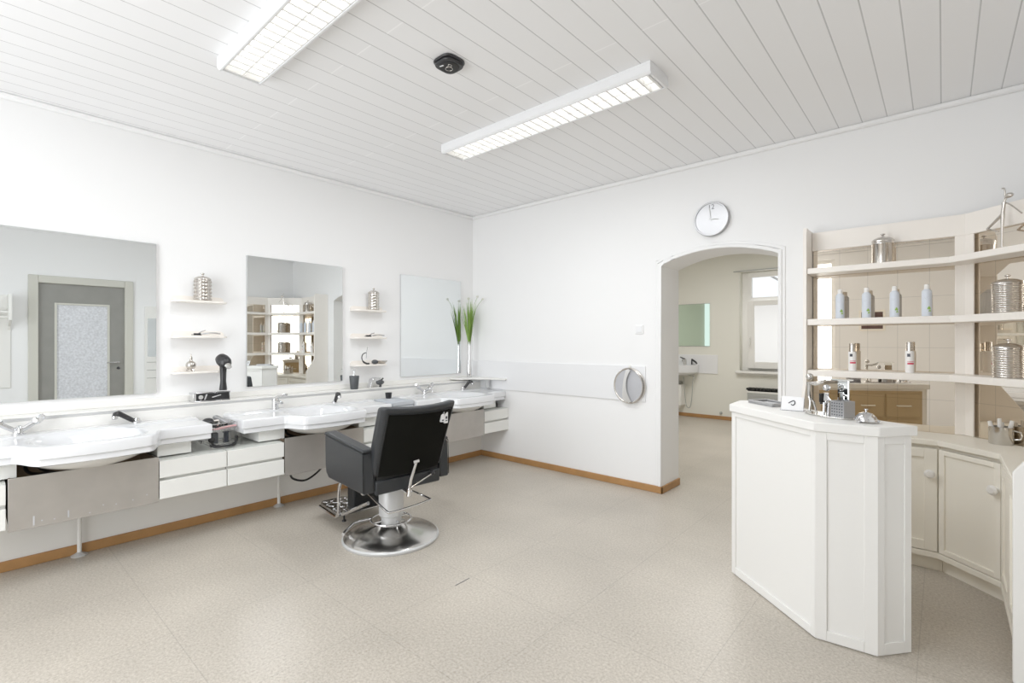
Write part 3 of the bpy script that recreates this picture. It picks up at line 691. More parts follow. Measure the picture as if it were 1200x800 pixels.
# ------------------------------------------------------------------ towels and cup
tz = 0.6045
tw = [('grey folded towel at the bottom of the towel stack', 0.05), ('grey folded towel second from the bottom of the stack', 0.05), ('grey folded towel second from the top of the stack', 0.05), ('grey folded towel on top of the towel stack', 0.045)]
for k, (lb, th) in enumerate(tw):
    b = B(); hx, hy = 0.155+0.004*(k % 2), 0.112-0.003*(k % 2)
    prof = [(hy, -th/2+0.003)]+[(hy+0.008*math.cos(a), th/2*0.92*math.sin(a)) for a in [-PI/2+PI*i/8 for i in range(9)]]
    poly = [(-hy, -th/2+0.001), (hy, -th/2+0.001)]+[(hy+0.010*math.cos(a), (th/2-0.001)*math.sin(a)) for a in [-PI/2+PI*i/8 for i in range(1, 8)]]+[(hy, th/2-0.001), (-hy, th/2-0.001)]+[(-hy-0.010*math.cos(a), -(th/2-0.001)*math.sin(a)) for a in [-PI/2+PI*i/8 for i in range(1, 8)]]
    b.prism(poly, -hx, hx, Matrix(((0, 0, 1, 0), (1, 0, 0, 0), (0, 1, 0, 0), (0, 0, 0, 1))))
    o = b.done('folded_towel', 'towel', loc=(0.365, -1.40+0.004*(k % 2), tz+th/2), bevel=0.012, seg=3)
    tag(o, lb, 'towel', 'stacked grey towels'); tz += th
TOWZ = tz
b = B(); b.lathe([(0.025, 0), (0.027, 0.003), (0.033, 0.055), (0.030, 0.055), (0.025, 0.006), (0, 0.005)], n=24)
tag(b.done('black_cup', 'black', loc=(0.245, -1.37, TOWZ)), 'small black cup standing at the back of the grey towels', 'cup')
t = thing('hair_roller', 'small black roller in the open niche by the back wall', 'roller', (0.42, -0.06, 0.6045))
b = B(); b.lathe([(0.028, 0), (0.032, 0.01), (0.032, 0.03), (0.02, 0.045), (0.014, 0.065), (0.0, 0.066)], n=20); b.done('roller_body', 'black', t)

# ------------------------------------------------------------------ corner shelf, vase, grass
poly = [(0.016, -0.016), (0.565, -0.016), (0.58, -0.03), (0.58, -0.06)]+[(0.58-0.40*math.sin(a), -0.06-0.30*(1-math.cos(a))) for a in [PI/2*i/12 for i in range(1, 13)]]+[(0.016, -0.385)]
t = thing('corner_shelf', 'cream curved corner shelf under the grass vase', 'shelf', (0, 0, 0.91))
b = B(); b.prism(poly, 0.002, 0.022); b.done('board', 'trimw', t, bevel=0.004)
b = B(); b.box(0.30, 0.34, -0.10, -0.06, -0.095, 0.002); b.done('bracket', 'greymetal', t, bevel=0.002)
VX, VY, VZ = 0.115, -0.165, 0.932
b = B(); b.lathe([(0.030, 0), (0.031, 0.004), (0.028, 0.08), (0.017, 0.2), (0.013, 0.3), (0.0135, 0.40), (0.016, 0.418), (0.0135, 0.418), (0.011, 0.39), (0.010, 0.06), (0, 0.055)], n=28)
tag(b.done('vase', 'chrome', loc=(VX, VY, VZ)), 'slim tall silver vase on the corner shelf', 'vase')
t = thing('ornamental_grass_plant', 'green ornamental grass with pale ball flowers standing in the silver vase', 'plant', (VX, VY, VZ))
rnd = random.Random(3)
b = B()
for i in range(70):
    a = rnd.uniform(0, 2*PI); sp = rnd.uniform(0.02, 0.105); hh = rnd.uniform(0.28, 0.52); wv = rnd.uniform(0.003, 0.0055)
    pr = None
    for k in range(7):
        q = k/6; rr = 0.006*(1-q)+sp*q**1.5; z = 0.30+(0.12+hh)*q-0.03*q*q*sp/0.1
        c = Vector((rr*math.cos(a), rr*math.sin(a), z)); sd = Vector((-math.sin(a+0.6), math.cos(a+0.6), 0))*wv*(1-q**3)*(0.35+1.2*min(q*2, 1))
        v = b.verts([c-sd, c+sd])
        if pr: b.face([pr[0], pr[1], v[1], v[0]])
        pr = v
b.done('grass_blades', 'grass', t)
for i, (a, sp, z) in enumerate(((-0.2, 0.17, 0.93), (0.75, 0.155, 0.915), (2.5, 0.10, 0.93))):
    pts = smooth([(0, 0, 0.30), (sp*.15*math.cos(a), sp*.15*math.sin(a), 0.55), (sp*.5*math.cos(a), sp*.5*math.sin(a), 0.80), (sp*math.cos(a), sp*math.sin(a), z)])
    if VX+pts[-1].x < 0.03: continue
    b = B(); b.tube(pts, 0.0018, 6); st = b.done('flower_stem', 'grass', t)
    b = B(); c = pts[-1]
    b.ball(c, 0.011, 12)
    for k in range(40):
        u = rnd.uniform(-1, 1); f = rnd.uniform(0, 2*PI); d_ = Vector((math.sqrt(1-u*u)*math.cos(f), math.sqrt(1-u*u)*math.sin(f), u)); b.tube([c+d_*0.008, c+d_*0.02], [0.0015, 0.0006], 4)
    b.done('flower_head', 'flower', st)

# ------------------------------------------------------------------ back wall: clock, switch, round disc
t = thing('wall_clock', 'round white wall clock with grey rim above the arch', 'clock', (2.848, 0, 2.357))
Mc = Matrix(((1, 0, 0, 0), (0, 0, -1, 0), (0, 1, 0, 0), (0, 0, 0, 1)))
b = B(); b.lathe([(0.135, 0.001), (0.141, 0.006), (0.141, 0.038), (0.137, 0.043), (0.129, 0.043), (0.127, 0.034)], n=64, Mx=Mc); b.done('rim', 'greyrim', t)
b = B(); b.lathe([(0.127, 0.030), (0.127, 0.0325), (0, 0.0325)], n=64, Mx=Mc); fc = b.done('dial', 'clockface', t)
text_mesh('numeral', '12', 0.056, 'charcoal', Mc @ Matrix.Translation((0, 0.097, 0.0335)), fc)
b = B()
for k in range(1, 12):
    a = PI/2-2*PI*k/12; L = 0.024
    Mk = Mc @ Matrix.Translation((0.1*math.cos(a), 0.1*math.sin(a), 0.0325)) @ Matrix.Rotation(a, 4, 'Z')
    b.box(-L/2, L/2, -0.0022, 0.0022, 0, 0.001, Mk)
b.done('hour_marks', 'heater', fc)
for ang, L, w_ in ((math.radians(98), 0.095, 0.003), (math.radians(-8), 0.058, 0.004)):
    b = B(); b.box(-0.015, L, -w_, w_, 0.0345, 0.0358, Mc @ Matrix.Rotation(ang, 4, 'Z')); b.done('clock_hand', 'heater', t)
b = B(); b.lathe([(0.007, 0.033), (0.007, 0.037), (0, 0.037)], n=16, Mx=Mc); b.done('hub', 'greyrim', t)
t = thing('light_switch', 'square white light switch left of the arch', 'switch', (2.193, 0, 1.46))
B().box(-0.041, 0.041, -0.010, -0.001, -0.041, 0.041).done('switch_plate', 'wall', t, bevel=0.003)
b = B(); b.box(-0.028, 0.028, -0.015, -0.010, -0.028, 0.028); b.done('rocker', 'panel', t, bevel=0.003)
# round disc with a curved blade, hung on the strip
t = thing('wall_disc', 'round grey two-leaf disc with a silver curved strip, hung left of arch', 'disc', (2.104, -0.014, 0.942))
Md = Matrix(((1, 0, 0, 0), (0, 0, -1, 0), (0, 1, 0, 0), (0, 0, 0, 1))) @ Matrix.Diagonal((1.0, 1.04, 1, 1))
b = B(); b.lathe([(0.150, 0.001), (0.150, 0.016), (0.0, 0.016)], n=56, Mx=Md); b.done('disc_plate', 'discgrey', t)
b = B(); b.torus((0, 0, 0), 0.152, 0.009, 56, Md @ Matrix.Translation((0, 0, 0.014))); b.done('rim', 'silver', t)
def q2(t_, m_, b_, q): # quadratic through top, middle and bottom values, q from -1 (bottom) to 1 (top)
    return m_+(t_-b_)/2*q+((t_+b_)/2-m_)*q*q
b = B(); pr = None; b2_ = B(); pr2 = None
for k in range(29):
    q = -1+2*k/28; yy = 0.150*q; bow = math.sqrt(max(0, 1-q*q))
    lim = 0.150*bow
    xl = max(-lim, q2(-0.03, -0.066, -0.066, q)); xr = min(lim, q2(0.03, -0.022, 0.04, q)) if abs(q) < 0.985 else xl+0.002
    v = b.verts([Md @ Vector((xl, yy, 0.018)), Md @ Vector(((xl+xr)/2, yy, 0.024+0.004*bow)), Md @ Vector((xr, yy, 0.036+0.004*bow))])
    if pr:
        for m_ in (0, 1): b.face([pr[m_], pr[m_+1], v[m_+1], v[m_]])
    pr = v
    xa = xr+0.004+0.012*abs(q); xb = max(xa+0.002, 0.143*bow)
    v = b2_.verts([Md @ Vector((xa, yy, 0.018)), Md @ Vector(((xa+xb)/2, yy, 0.022+0.012*bow)), Md @ Vector((xb, yy, 0.034))])
    if pr2:
        for m_ in (0, 1): b2_.face([pr2[m_], pr2[m_+1], v[m_+1], v[m_]])
    pr2 = v
b.done('curved_strip', 'strip', t); b2_.done('raised_leaf', 'discgrey', t)
b = B(); b.tube([Md @ Vector((0.143*math.cos(a), 0.150*math.sin(a), 0.034)) for a in [-1.25+2.5*k/24 for k in range(25)]], 0.005, 8); b.done('leaf_edge', 'silver', t)
b = B(); b.tube([(0, -0.006, 0.156), (0, -0.014, 0.175)], 0.006, 8); b.lathe([(0.014, 0), (0.014, 0.006), (0.005, 0.012)], n=14, Mx=Matrix.Translation((0, 0, 0.18)) @ Mc); b.done('hook', 'trimw', t)

# ------------------------------------------------------------------ ceiling
def make_fixture(label, loc):
    root = thing('ceiling_light', label, 'ceiling light', loc, group='fluorescent louvre lights')
    Lh, Wh, hh = 0.855, 0.115, 0.068
    b = B(); b.box(-Lh, Lh, -Wh, Wh, -0.012, -0.0005)
    b.prism([(-Wh, -0.012), (-Wh, -hh+0.012), (-Wh+0.012, -hh), (-Wh+0.022, -hh), (-Wh+0.012, -0.012)], -Lh, Lh, Matrix(((0, 0, 1, 0), (1, 0, 0, 0), (0, 1, 0, 0), (0, 0, 0, 1))))
    b.prism([(Wh, -0.012), (Wh, -hh+0.012), (Wh-0.012, -hh), (Wh-0.022, -hh), (Wh-0.012, -0.012)], -Lh, Lh, Matrix(((0, 0, 1, 0), (1, 0, 0, 0), (0, 1, 0, 0), (0, 0, 0, 1))))
    for sx in (-1, 1): b.box(sx*Lh-0.012*(sx > 0), sx*Lh+0.012*(sx < 0), -Wh+0.013, Wh-0.013, -hh, -0.012)
    b.done('housing', 'panel', root, bevel=0.002)
    b = B(); b.box(-Lh+0.03, Lh-0.03, -0.003, 0.003, -hh+0.004, -0.016)
    for sy in (-1, 1): b.box(-Lh+0.03, Lh-0.03, sy*0.09-0.002, sy*0.09+0.002, -hh+0.004, -0.016)
    n = 26
    for i in range(n+1):
        x = -Lh+0.03+(2*Lh-0.06)*i/n
        b.prism([(x-0.005, -hh+0.004), (x+0.005, -hh+0.004), (x+0.001, -0.034), (x-0.001, -0.034)], -0.09, 0.09, Matrix(((1, 0, 0, 0), (0, 0, 1, 0), (0, 1, 0, 0), (0, 0, 0, 1))))
    b.done('louvre', 'trimw', root)
    for sy in (-1, 1):
        b = B(); b.tube([(-Lh+0.06, sy*0.047, -0.024), (Lh-0.06, sy*0.047, -0.024)], 0.0095, 10); b.done('fluorescent_tube', 'tube', root)
    return root
f1 = make_fixture('long louvred fluorescent ceiling light nearest the arch', (2.25, -1.57, H))
dup(f1, (2.25, -3.113, H), label='louvred fluorescent ceiling light cut off by the top edge')
t = thing('smoke_detector', 'black rounded square smoke detector on the plank ceiling', 'detector', (2.285, -2.385, H))
def sq(r, n=40, p=3.4):
    return [(r*math.copysign(abs(math.cos(a))**(2/p), math.cos(a)), r*math.copysign(abs(math.sin(a))**(2/p), math.sin(a))) for a in [2*PI*k/n for k in range(n)]]
b = B(); b.prism(sq(0.073), -0.014, -0.0005); b.prism(sq(0.066), -0.030, -0.014); b.done('detector_body', 'black', t, bevel=0.006)
b = B(); b.lathe([(0.052, -0.034), (0.055, -0.031), (0.055, -0.0300)], n=40); fcap = b.done('detector_face', 'rubber', t)
for c, R in (((-0.008, 0.006), 0.019), ((0.02, -0.012), 0.010)):
    b = B(); b.torus((c[0], c[1], -0.035), R, 0.0015, 32); b.done('ring', 'silver', fcap)
b = B(); b.box(-0.036, -0.012, -0.038, -0.031, -0.0352, -0.034, Matrix.Rotation(0.2, 4, 'Z')); b.done('white_mark', 'card', fcap)

# ------------------------------------------------------------------ barber chair (local x = the way it faces)
ch = thing('barber_chair', 'black leather barber chair with chrome round base, seen from behind', 'chair', (1.415, -2.15, 0), math.radians(176))
b = B(); b.lathe([(0.322, 0), (0.326, 0.006), (0.326, 0.016), (0.318, 0.024)], n=72); b.done('base_ring', 'greymetal', ch)
b = B(); b.lathe([(0.318, 0.022), (0.300, 0.036), (0.23, 0.052), (0.16, 0.068), (0.11, 0.086), (0.095, 0.10), (0.0, 0.10)], n=72); b.done('base_plate', 'steel', ch)
b = B(); b.lathe([(0.068, 0.095), (0.068, 0.165), (0.0, 0.165)], n=40); b.done('lower_column', 'greymetal', ch)
b = B(); b.lathe([(0.078, 0.155), (0.083, 0.16), (0.086, 0.40), (0.08, 0.41), (0.0, 0.41)], n=40); b.done('column', 'greymetal', ch)
b = B(); b.torus((0.0, 0.0, 0.125), 0.135, 0.006, 48); b.tube([(-0.135, 0.0, 0.125), (-0.068, 0.0, 0.125)], 0.006, 8); b.tube([(0.0, -0.135, 0.125), (0.0, -0.06, 0.125)], 0.006, 8)
b.tube([(0.0, 0.06, 0.125), (0.0, 0.135, 0.125)], 0.006, 8); b.done('foot_ring', 'chrome', ch)
b = B(); b.tube([(0.10, 0.09, 0.125), (0.13, 0.21, 0.115), (0.05, 0.315, 0.105)], 0.008, 10); b.tube([(0.07, 0.29, 0.107), (0.03, 0.335, 0.10)], 0.011, 8); b.done('brake_lever', 'chrome', ch)
b = B(); b.box(-0.17, 0.22, -0.20, 0.20, 0.385, 0.425); b.done('seat_frame', 'black', ch, bevel=0.01)
b = B(); b.box(-0.20, 0.30, -0.243, 0.243, 0.425, 0.53); b.done('seat', 'leather', ch, bevel=0.035, seg=4)
for sg, th in ((1, 0.075), (-1, 0.075)):
    y0 = sg*0.25; y1 = sg*(0.25+th); lo, hi = min(y0, y1), max(y0, y1)
    Mside = Matrix(((1, 0, 0, 0), (0, 0, 1, 0), (0, 1, 0, 0), (0, 0, 0, 1)))
    b = B(); b.prism([(-0.225, 0.405), (0.27, 0.415), (0.315, 0.445), (0.325, 0.50), (0.33, 0.705), (-0.215, 0.655)], lo, hi, Mside); arm = b.done('armrest', 'leathergrey', ch, bevel=0.012, seg=3)
    b = B(); b.prism([(-0.217, 0.656), (0.331, 0.706), (0.325, 0.728), (-0.215, 0.680)], lo-0.004, hi+0.004, Mside); b.done('arm_pad', 'leathergrey', arm, bevel=0.012, seg=3)
    b = B()
    for yy in (lo-0.001, hi+0.001):
        b.tube([(-0.222, yy, 0.42), (-0.214, yy, 0.658), (0.328, yy, 0.708)], 0.003, 6)
    b.done('piping', 'leather', arm)
# backrest: curved padded slab
b = B(); NS, NH = 24, 16
def back_pt(s, h, side):
    w_ = 0.264+0.010*h; y = s*w_
    z = 0.50+h*(0.455-0.012*(1-s*s))
    x = -0.205-0.165*h**1.1 + 0.055*s*s - (0.0 if side else 0.082)
    return (x+0.02, y-0.0, z)
g = {}
for side in (0, 1):
    for i in range(NS+1):
        for j in range(NH+1): g[side, i, j] = b.bm.verts.new(back_pt(-1+2*i/NS, j/NH, side))
    for i in range(NS):
        for j in range(NH): b.face([g[side, i, j], g[side, i+1, j], g[side, i+1, j+1], g[side, i, j+1]])
for i in range(NS):
    for j in (0, NH): b.face([g[0, i, j], g[0, i+1, j], g[1, i+1, j], g[1, i, j]])
for j in range(NH):
    for i in (0, NS): b.face([g[0, i, j], g[0, i, j+1], g[1, i, j+1], g[1, i, j]])
back = b.done('backrest', 'leathergrey', ch, bevel=0.03, seg=4)
# rear cover panel of the backrest
b = B(); gg = {}
for i in range(NS+1):
    for j in range(NH+1):
        s = (-1+2*i/NS)*0.87; h = 0.0+0.90*j/NH; p = back_pt(s, h, 0)
        e = min(1, 9*(0.87-abs(s)))*min(1, 14*(0.9-h)) if h < 0.9 else 0
        gg[i, j] = b.bm.verts.new((p[0]-0.005*e, p[1], p[2]))
for i in range(NS):
    for j in range(NH): b.face([gg[i, j], gg[i+1, j], gg[i+1, j+1], gg[i, j+1]])
b.done('rear_cover', 'fabricblk', back)
loop = [back_pt(-0.88+1.76*i/24, 0.905, 0) for i in range(25)]
pts = [(p[0]-0.003, p[1], p[2]) for p in [back_pt(-0.88, 0.05+0.855*i/8, 0) for i in range(8)]+loop+[back_pt(0.88, 0.905-0.855*i/8, 0) for i in range(1, 9)]]
b = B(); b.tube(pts, 0.0035, 6); b.done('piping', 'leather', back)
b = B()
for y_, dz in ((-0.150, 0.0), (-0.186, -0.014)):
    p = back_pt(y_/0.27, 0.80, 0); b.box(p[0]-0.012, p[0]+0.004, y_-0.0135, y_+0.0135, p[2]-0.036+dz, p[2]+0.036+dz)
tags = b.done('hook_plate', 'card', back, bevel=0.002)
b = B()
for y_, z_, h_ in ((-0.150, 0.83, 0.010), (-0.150, 0.775, 0.006), (-0.186, 0.79, 0.012), (-0.186, 0.765, 0.005)):
    p = back_pt(y_/0.27, 0.80, 0); zz = p[2]+(z_-0.80)*0.9; b.box(p[0]-0.0135, p[0]-0.011, y_-0.007, y_+0.007, zz-h_, zz+h_*0.4)
b.done('slot_mark', 'ink', tags)
b = B(); b.box(-0.232, -0.20, -0.245, 0.245, 0.385, 0.475); b.done('rear_rail', 'leathergrey', ch, bevel=0.012, seg=3)
B().box(-0.215, -0.19, -0.235, 0.235, 0.46, 0.56).done('rear_gap_panel', 'rubber', ch)
b = B(); b.tube([(-0.315, 0.03, 0.575), (-0.318, -0.01, 0.58)], 0.012, 10); b.tube([(-0.315, 0.005, 0.575), (-0.29, 0.03, 0.46), (-0.285, 0.038, 0.40)], [0.009, 0.011, 0.012], 10); b.tube([(-0.288, 0.036, 0.40), (-0.285, 0.04, 0.355)], 0.017, 10); b.tube([(-0.25, 0.005, 0.575), (-0.315, 0.005, 0.575)], 0.008, 8)
b.tube([(-0.286, 0.04, 0.375), (-0.18, 0.04, 0.39)], 0.012, 8); b.done('recline_strut', 'chrome', ch)
b = B(); b.tube([(-0.285, 0.035, 0.405), (-0.255, -0.155, 0.455)], 0.006, 8); st = b.done('recline_lever', 'chrome', ch)
b = B(); b.ball((-0.253, -0.165, 0.457), 0.017, 14); b.done('lever_knob', 'black', st)
b = B(); b.tube(smooth([(-0.08, 0.235, 0.375), (-0.13, 0.235, 0.37), (-0.40, 0.275, 0.345), (-0.445, 0.26, 0.342), (-0.46, 0.14, 0.35), (-0.46, 0.02, 0.36), (-0.43, -0.01, 0.362), (-0.14, 0.0, 0.375)], 5), 0.007, 10); b.ball((-0.08, 0.25, 0.375), 0.018, 12); b.done('pump_loop', 'chrome', ch)
# footrest
fr = thing('footrest', '', ''); del fr['label']; del fr['category']; fr.parent = ch
Mf = Matrix.Translation((0.555, 0.0, 0.105)) @ Matrix.Rotation(math.radians(-3), 4, 'Y')
b = B(); b.prism([(-0.175, -0.20), (0.135, -0.20), (0.17, -0.165), (0.17, 0.165), (0.135, 0.20), (-0.175, 0.20)], -0.006, 0.006, Mf); b.done('foot_plate', 'steel', fr, bevel=0.002)
b = B()
for i in range(6):
    for j in range(7):
        x_ = -0.14+i*0.054; y_ = -0.165+j*0.055; a = PI/4 if (i+j) % 2 else -PI/4
        Mk = Mf @ Matrix.Translation((x_, y_, 0.006)) @ Matrix.Rotation(a, 4, 'Z')
        b.box(-0.021, 0.021, -0.008, 0.008, 0, 0.004, Mk)
b.done('tread_pattern', 'chrome', fr, bevel=0.002)
for sg in (-1, 1):
    b = B(); b.tube(smooth([(0.22, sg*0.17, 0.40), (0.33, sg*0.18, 0.37), (0.375, sg*0.20, 0.30), (0.372, sg*0.205, 0.15), (0.39, sg*0.205, 0.095), (0.45, sg*0.205, 0.085), (0.69, sg*0.205, 0.095)], 5), 0.0115, 10); b.done('support_tube', 'chrome', fr)
b = B(); b.tube([(0.378, -0.2, 0.10), (0.378, 0.2, 0.10)], 0.0115, 10)
b.tube([(0.10, 0.12, 0.235), (0.378, 0.18, 0.10)], 0.013, 10); b.tube([(0.10, -0.12, 0.235), (0.378, -0.18, 0.10)], 0.013, 10); b.done('cross_tube', 'chrome', fr)
b = B(); b.box(0.26, 0.36, -0.15, 0.15, 0.14, 0.385); b.done('calf_pad', 'leather', fr, bevel=0.02, seg=3)
for y_ in (-0.15, 0.15):
    for x_ in (0.40, 0.52):
        b = B(); b.lathe([(0.016, 0.04), (0.016, 0.05), (0.006, 0.053), (0.006, 0.095)], c=(x_, y_, 0), n=14); b.done('rubber_stop', 'black', fr)

# ------------------------------------------------------------------ reception desk
A_, B_, C_, D_, E_, F_ = (3.362, -1.14), (3.846, -1.55), (4.068, -1.527), (4.170, -1.402), (3.40, -0.90), (3.352, -0.93)
DT = 0.985
rd = thing('reception_desk', 'white angular reception desk with panelled faces in front of the shelving', 'desk', (0, 0, 0))
cen = (3.78, -1.20)
poly = [A_, B_, C_, D_, E_, F_]
b = B(); b.prism(poly, 0.0, DT-0.042); b.done('desk_body', 'deskw', rd)
def offs(poly, d):
    out = []; n = len(poly); c = sum((Vector(p) for p in poly), Vector((0, 0)))/n
    for i in range(n):
        p0, p1, p2 = Vector(poly[i-1]), Vector(poly[i]), Vector(poly[(i+1) % n])
        d1 = (p1-p0).normalized(); d2 = (p2-p1).normalized(); n1 = Vector((d1.y, -d1.x)); n2 = Vector((d2.y, -d2.x))
        if n1.dot(p1-c) < 0: n1 = -n1
        if n2.dot(p1-c) < 0: n2 = -n2
        k = (n1+n2).normalized(); out.append(p1+k*d/max(0.5, k.dot(n1)))
    return out
b = B(); b.prism(offs(poly, 0.02), DT-0.042, DT); b.done('desk_top', 'deskw', rd, bevel=0.004)
def frame_face(p, q, zb, zt, sl, sr, rb, rt_, th, name, parent, m, out, bev=0.0018):
    p = Vector(p); q = Vector(q); L = (q-p).length; d_ = (q-p)/L
    b = B(); P = lambda t: p+d_*(t-0.0037 if t < 1e-6 else (t+0.0037 if t > L-1e-6 else t))
    b.seg(P(0), P(sl), zb, zt, 0, th, out); b.seg(P(L-sr), P(L), zb, zt, 0, th, out)
    b.seg(P(sl), P(L-sr), zb, zb+rb, 0, th, out); b.seg(P(sl), P(L-sr), zt-rt_, zt, 0, th, out)
    return b.done(name, m, parent, bevel=bev)
def outw(p, q): # a point well outside the desk, opposite its centre
    m = (Vector(p)+Vector(q))/2; return m+(m-Vector(cen))
frame_face(A_, B_, 0.005, DT-0.043, 0.03, 0.025, 0.04, 0.026, 0.009, 'front_frame', rd, 'deskw', outw(A_, B_))
frame_face(B_, C_, 0.005, DT-0.043, 0.042, 0.045, 0.045, 0.034, 0.009, 'front_frame', rd, 'deskw', outw(B_, C_))
frame_face(C_, D_, 0.005, DT-0.043, 0.03, 0.03, 0.05, 0.034, 0.007, 'front_frame', rd, 'deskw', outw(C_, D_))
# back of the desk with drawers, seen in the mirror tiles
p, q = Vector(D_), Vector(E_); L = (q-p).length; dd = (q-p)/L; outb = (4.2, -0.7)
for k in range(3):
    a = p+dd*(0.05+k*0.28); c = p+dd*(0.05+k*0.28+0.26)
    for z0, z1 in ((0.70, 0.90), (0.46, 0.68)):
        b = B(); b.seg(a, c, z0, z1, 0, 0.014, outb); dw = b.done('drawer', 'tan', rd, bevel=0.003)
        m_ = a+dd*0.13; nrm_ = Vector((-dd.y, dd.x));
        if nrm_.dot(Vector(outb)-a) < 0: nrm_ = -nrm_
        b = B(); e0 = m_-dd*0.05+nrm_*0.03; e1 = m_+dd*0.05+nrm_*0.03; zz = (z0+z1)/2
        b.tube([(e0.x-nrm_.x*0.016, e0.y-nrm_.y*0.016, zz), (e0.x, e0.y, zz), (e1.x, e1.y, zz), (e1.x-nrm_.x*0.016, e1.y-nrm_.y*0.016, zz)], 0.006, 8); b.done('handle', 'cream', dw)
b = B(); b.seg(p+dd*0.03, p+dd*(L-0.03), 0.01, 0.925, 0, 0.004, outb); b.done('back_panel', 'tan', rd)

# ------------------------------------------------------------------ cream shelving with mirror tiles, base cabinets
K1 = Vector((4.386, -0.05)); K2 = Vector((4.813, -0.466))
YE = -1.35
def path(d, x0=3.572): return [Vector((x0, -0.05-d)), Vector((4.386-0.414*d, -0.05-d)), Vector((4.813-d, -0.466-0.414*d)), Vector((4.813-d, YE))]
def band(b, d0, d1, z0, z1, x0=3.572):
    a = path(d0, x0); c = path(d1, x0)
    b.prism([*a, *c[::-1]], z0, z1); return b
su = thing('shelving_unit', 'cream three-sided shelving unit with mirror tile back in the right corner', 'shelves', (0, 0, 0))
for z0, z1 in ((1.110, 1.152), (1.463, 1.505), (1.818, 1.856)):
    b = B(); band(b, 0.004, 0.18, z0, z1); b.done('shelf', 'creamshelf', su, bevel=0.003)
b = B(); band(b, -0.012, 0.012, 2.0, 2.13); b.done('top_rail', 'creamshelf', su, bevel=0.002)
def corner_post(K, da, db, name):
    b = B(); n1 = Vector(da).normalized(); n2 = Vector(db).normalized()
    # offset towards the room
    p_a = K+n1*0.052; p_c = K+n2*0.052
    o1 = Vector((-n1.y, n1.x)); o2 = Vector((-n2.y, n2.x)); room = Vector((4.0, -1.0))-K
    if o1.dot(room) < 0: o1 = -o1
    if o2.dot(room) < 0: o2 = -o2
    kk = (o1+o2).normalized(); kk = kk/kk.dot(o1)
    t_ = 0.010
    b.prism([p_a, K, p_c, p_c+o2*t_, K+kk*t_, p_a+o1*t_], 0.776, 2.0); b.done(name, 'creamshelf', su, bevel=0.002)
corner_post(K1, (-1, 0), (K2-K1), 'post')
corner_post(K2, (K1-K2), (0, -1), 'post')
# mirror panes: each pane's own x runs along it, so the tile seams follow
def pane(p, q, z0, z1):
    p = Vector(p); q = Vector(q); d_ = q-p; a = math.atan2(d_.y, d_.x)
    b = B(); b.box(0, d_.length, 0.0, 0.004, z0, z1); o = b.done('mirror_tiles', 'mirrorbronze', su, loc=(p.x, p.y, 0)); o.rotation_euler = (0, 0, a); return o
pane((3.575, -0.038), K1+Vector((0, 0.012)), 0.76, 2.12)
pane(K1+Vector((0.008, 0.010)), K2+Vector((0.008, 0.010)), 0.76, 2.12)
pane(K2+Vector((0.012, 0)), (4.825, YE), 0.76, 2.12)
SIDE = Matrix(((0, 0, 1, 0), (1, 0, 0, 0), (0, 1, 0, 0), (0, 0, 0, 1)))   # (y, z, x)
b = B(); b.prism([(-0.002, 0), (-0.372, 0), (-0.372, 0.86), (-0.24, 1.06), (-0.24, 2.10), (-0.225, 2.14), (-0.002, 2.14)], 3.548, 3.570, SIDE); b.done('side_panel', 'creamshelf', su, bevel=0.003)
b = B(); b.prism([(4.848, 0), (4.487, 0), (4.487, 0.832), (4.60, 1.00), (4.60, 2.10), (4.62, 2.14), (4.848, 2.14)], YE-0.024, YE-0.002, Matrix(((1, 0, 0, 0), (0, 0, 1, 0), (0, 1, 0, 0), (0, 0, 0, 1)))); b.done('side_panel', 'deskw', su, bevel=0.003)
# continuous worktop
wt = B(); band(wt, -0.005, 0.315, 0.742, 0.774); tag(wt.done('worktop', 'cream', bevel=0.003), 'cream angled worktop under the mirror tiles behind the desk', 'worktop')
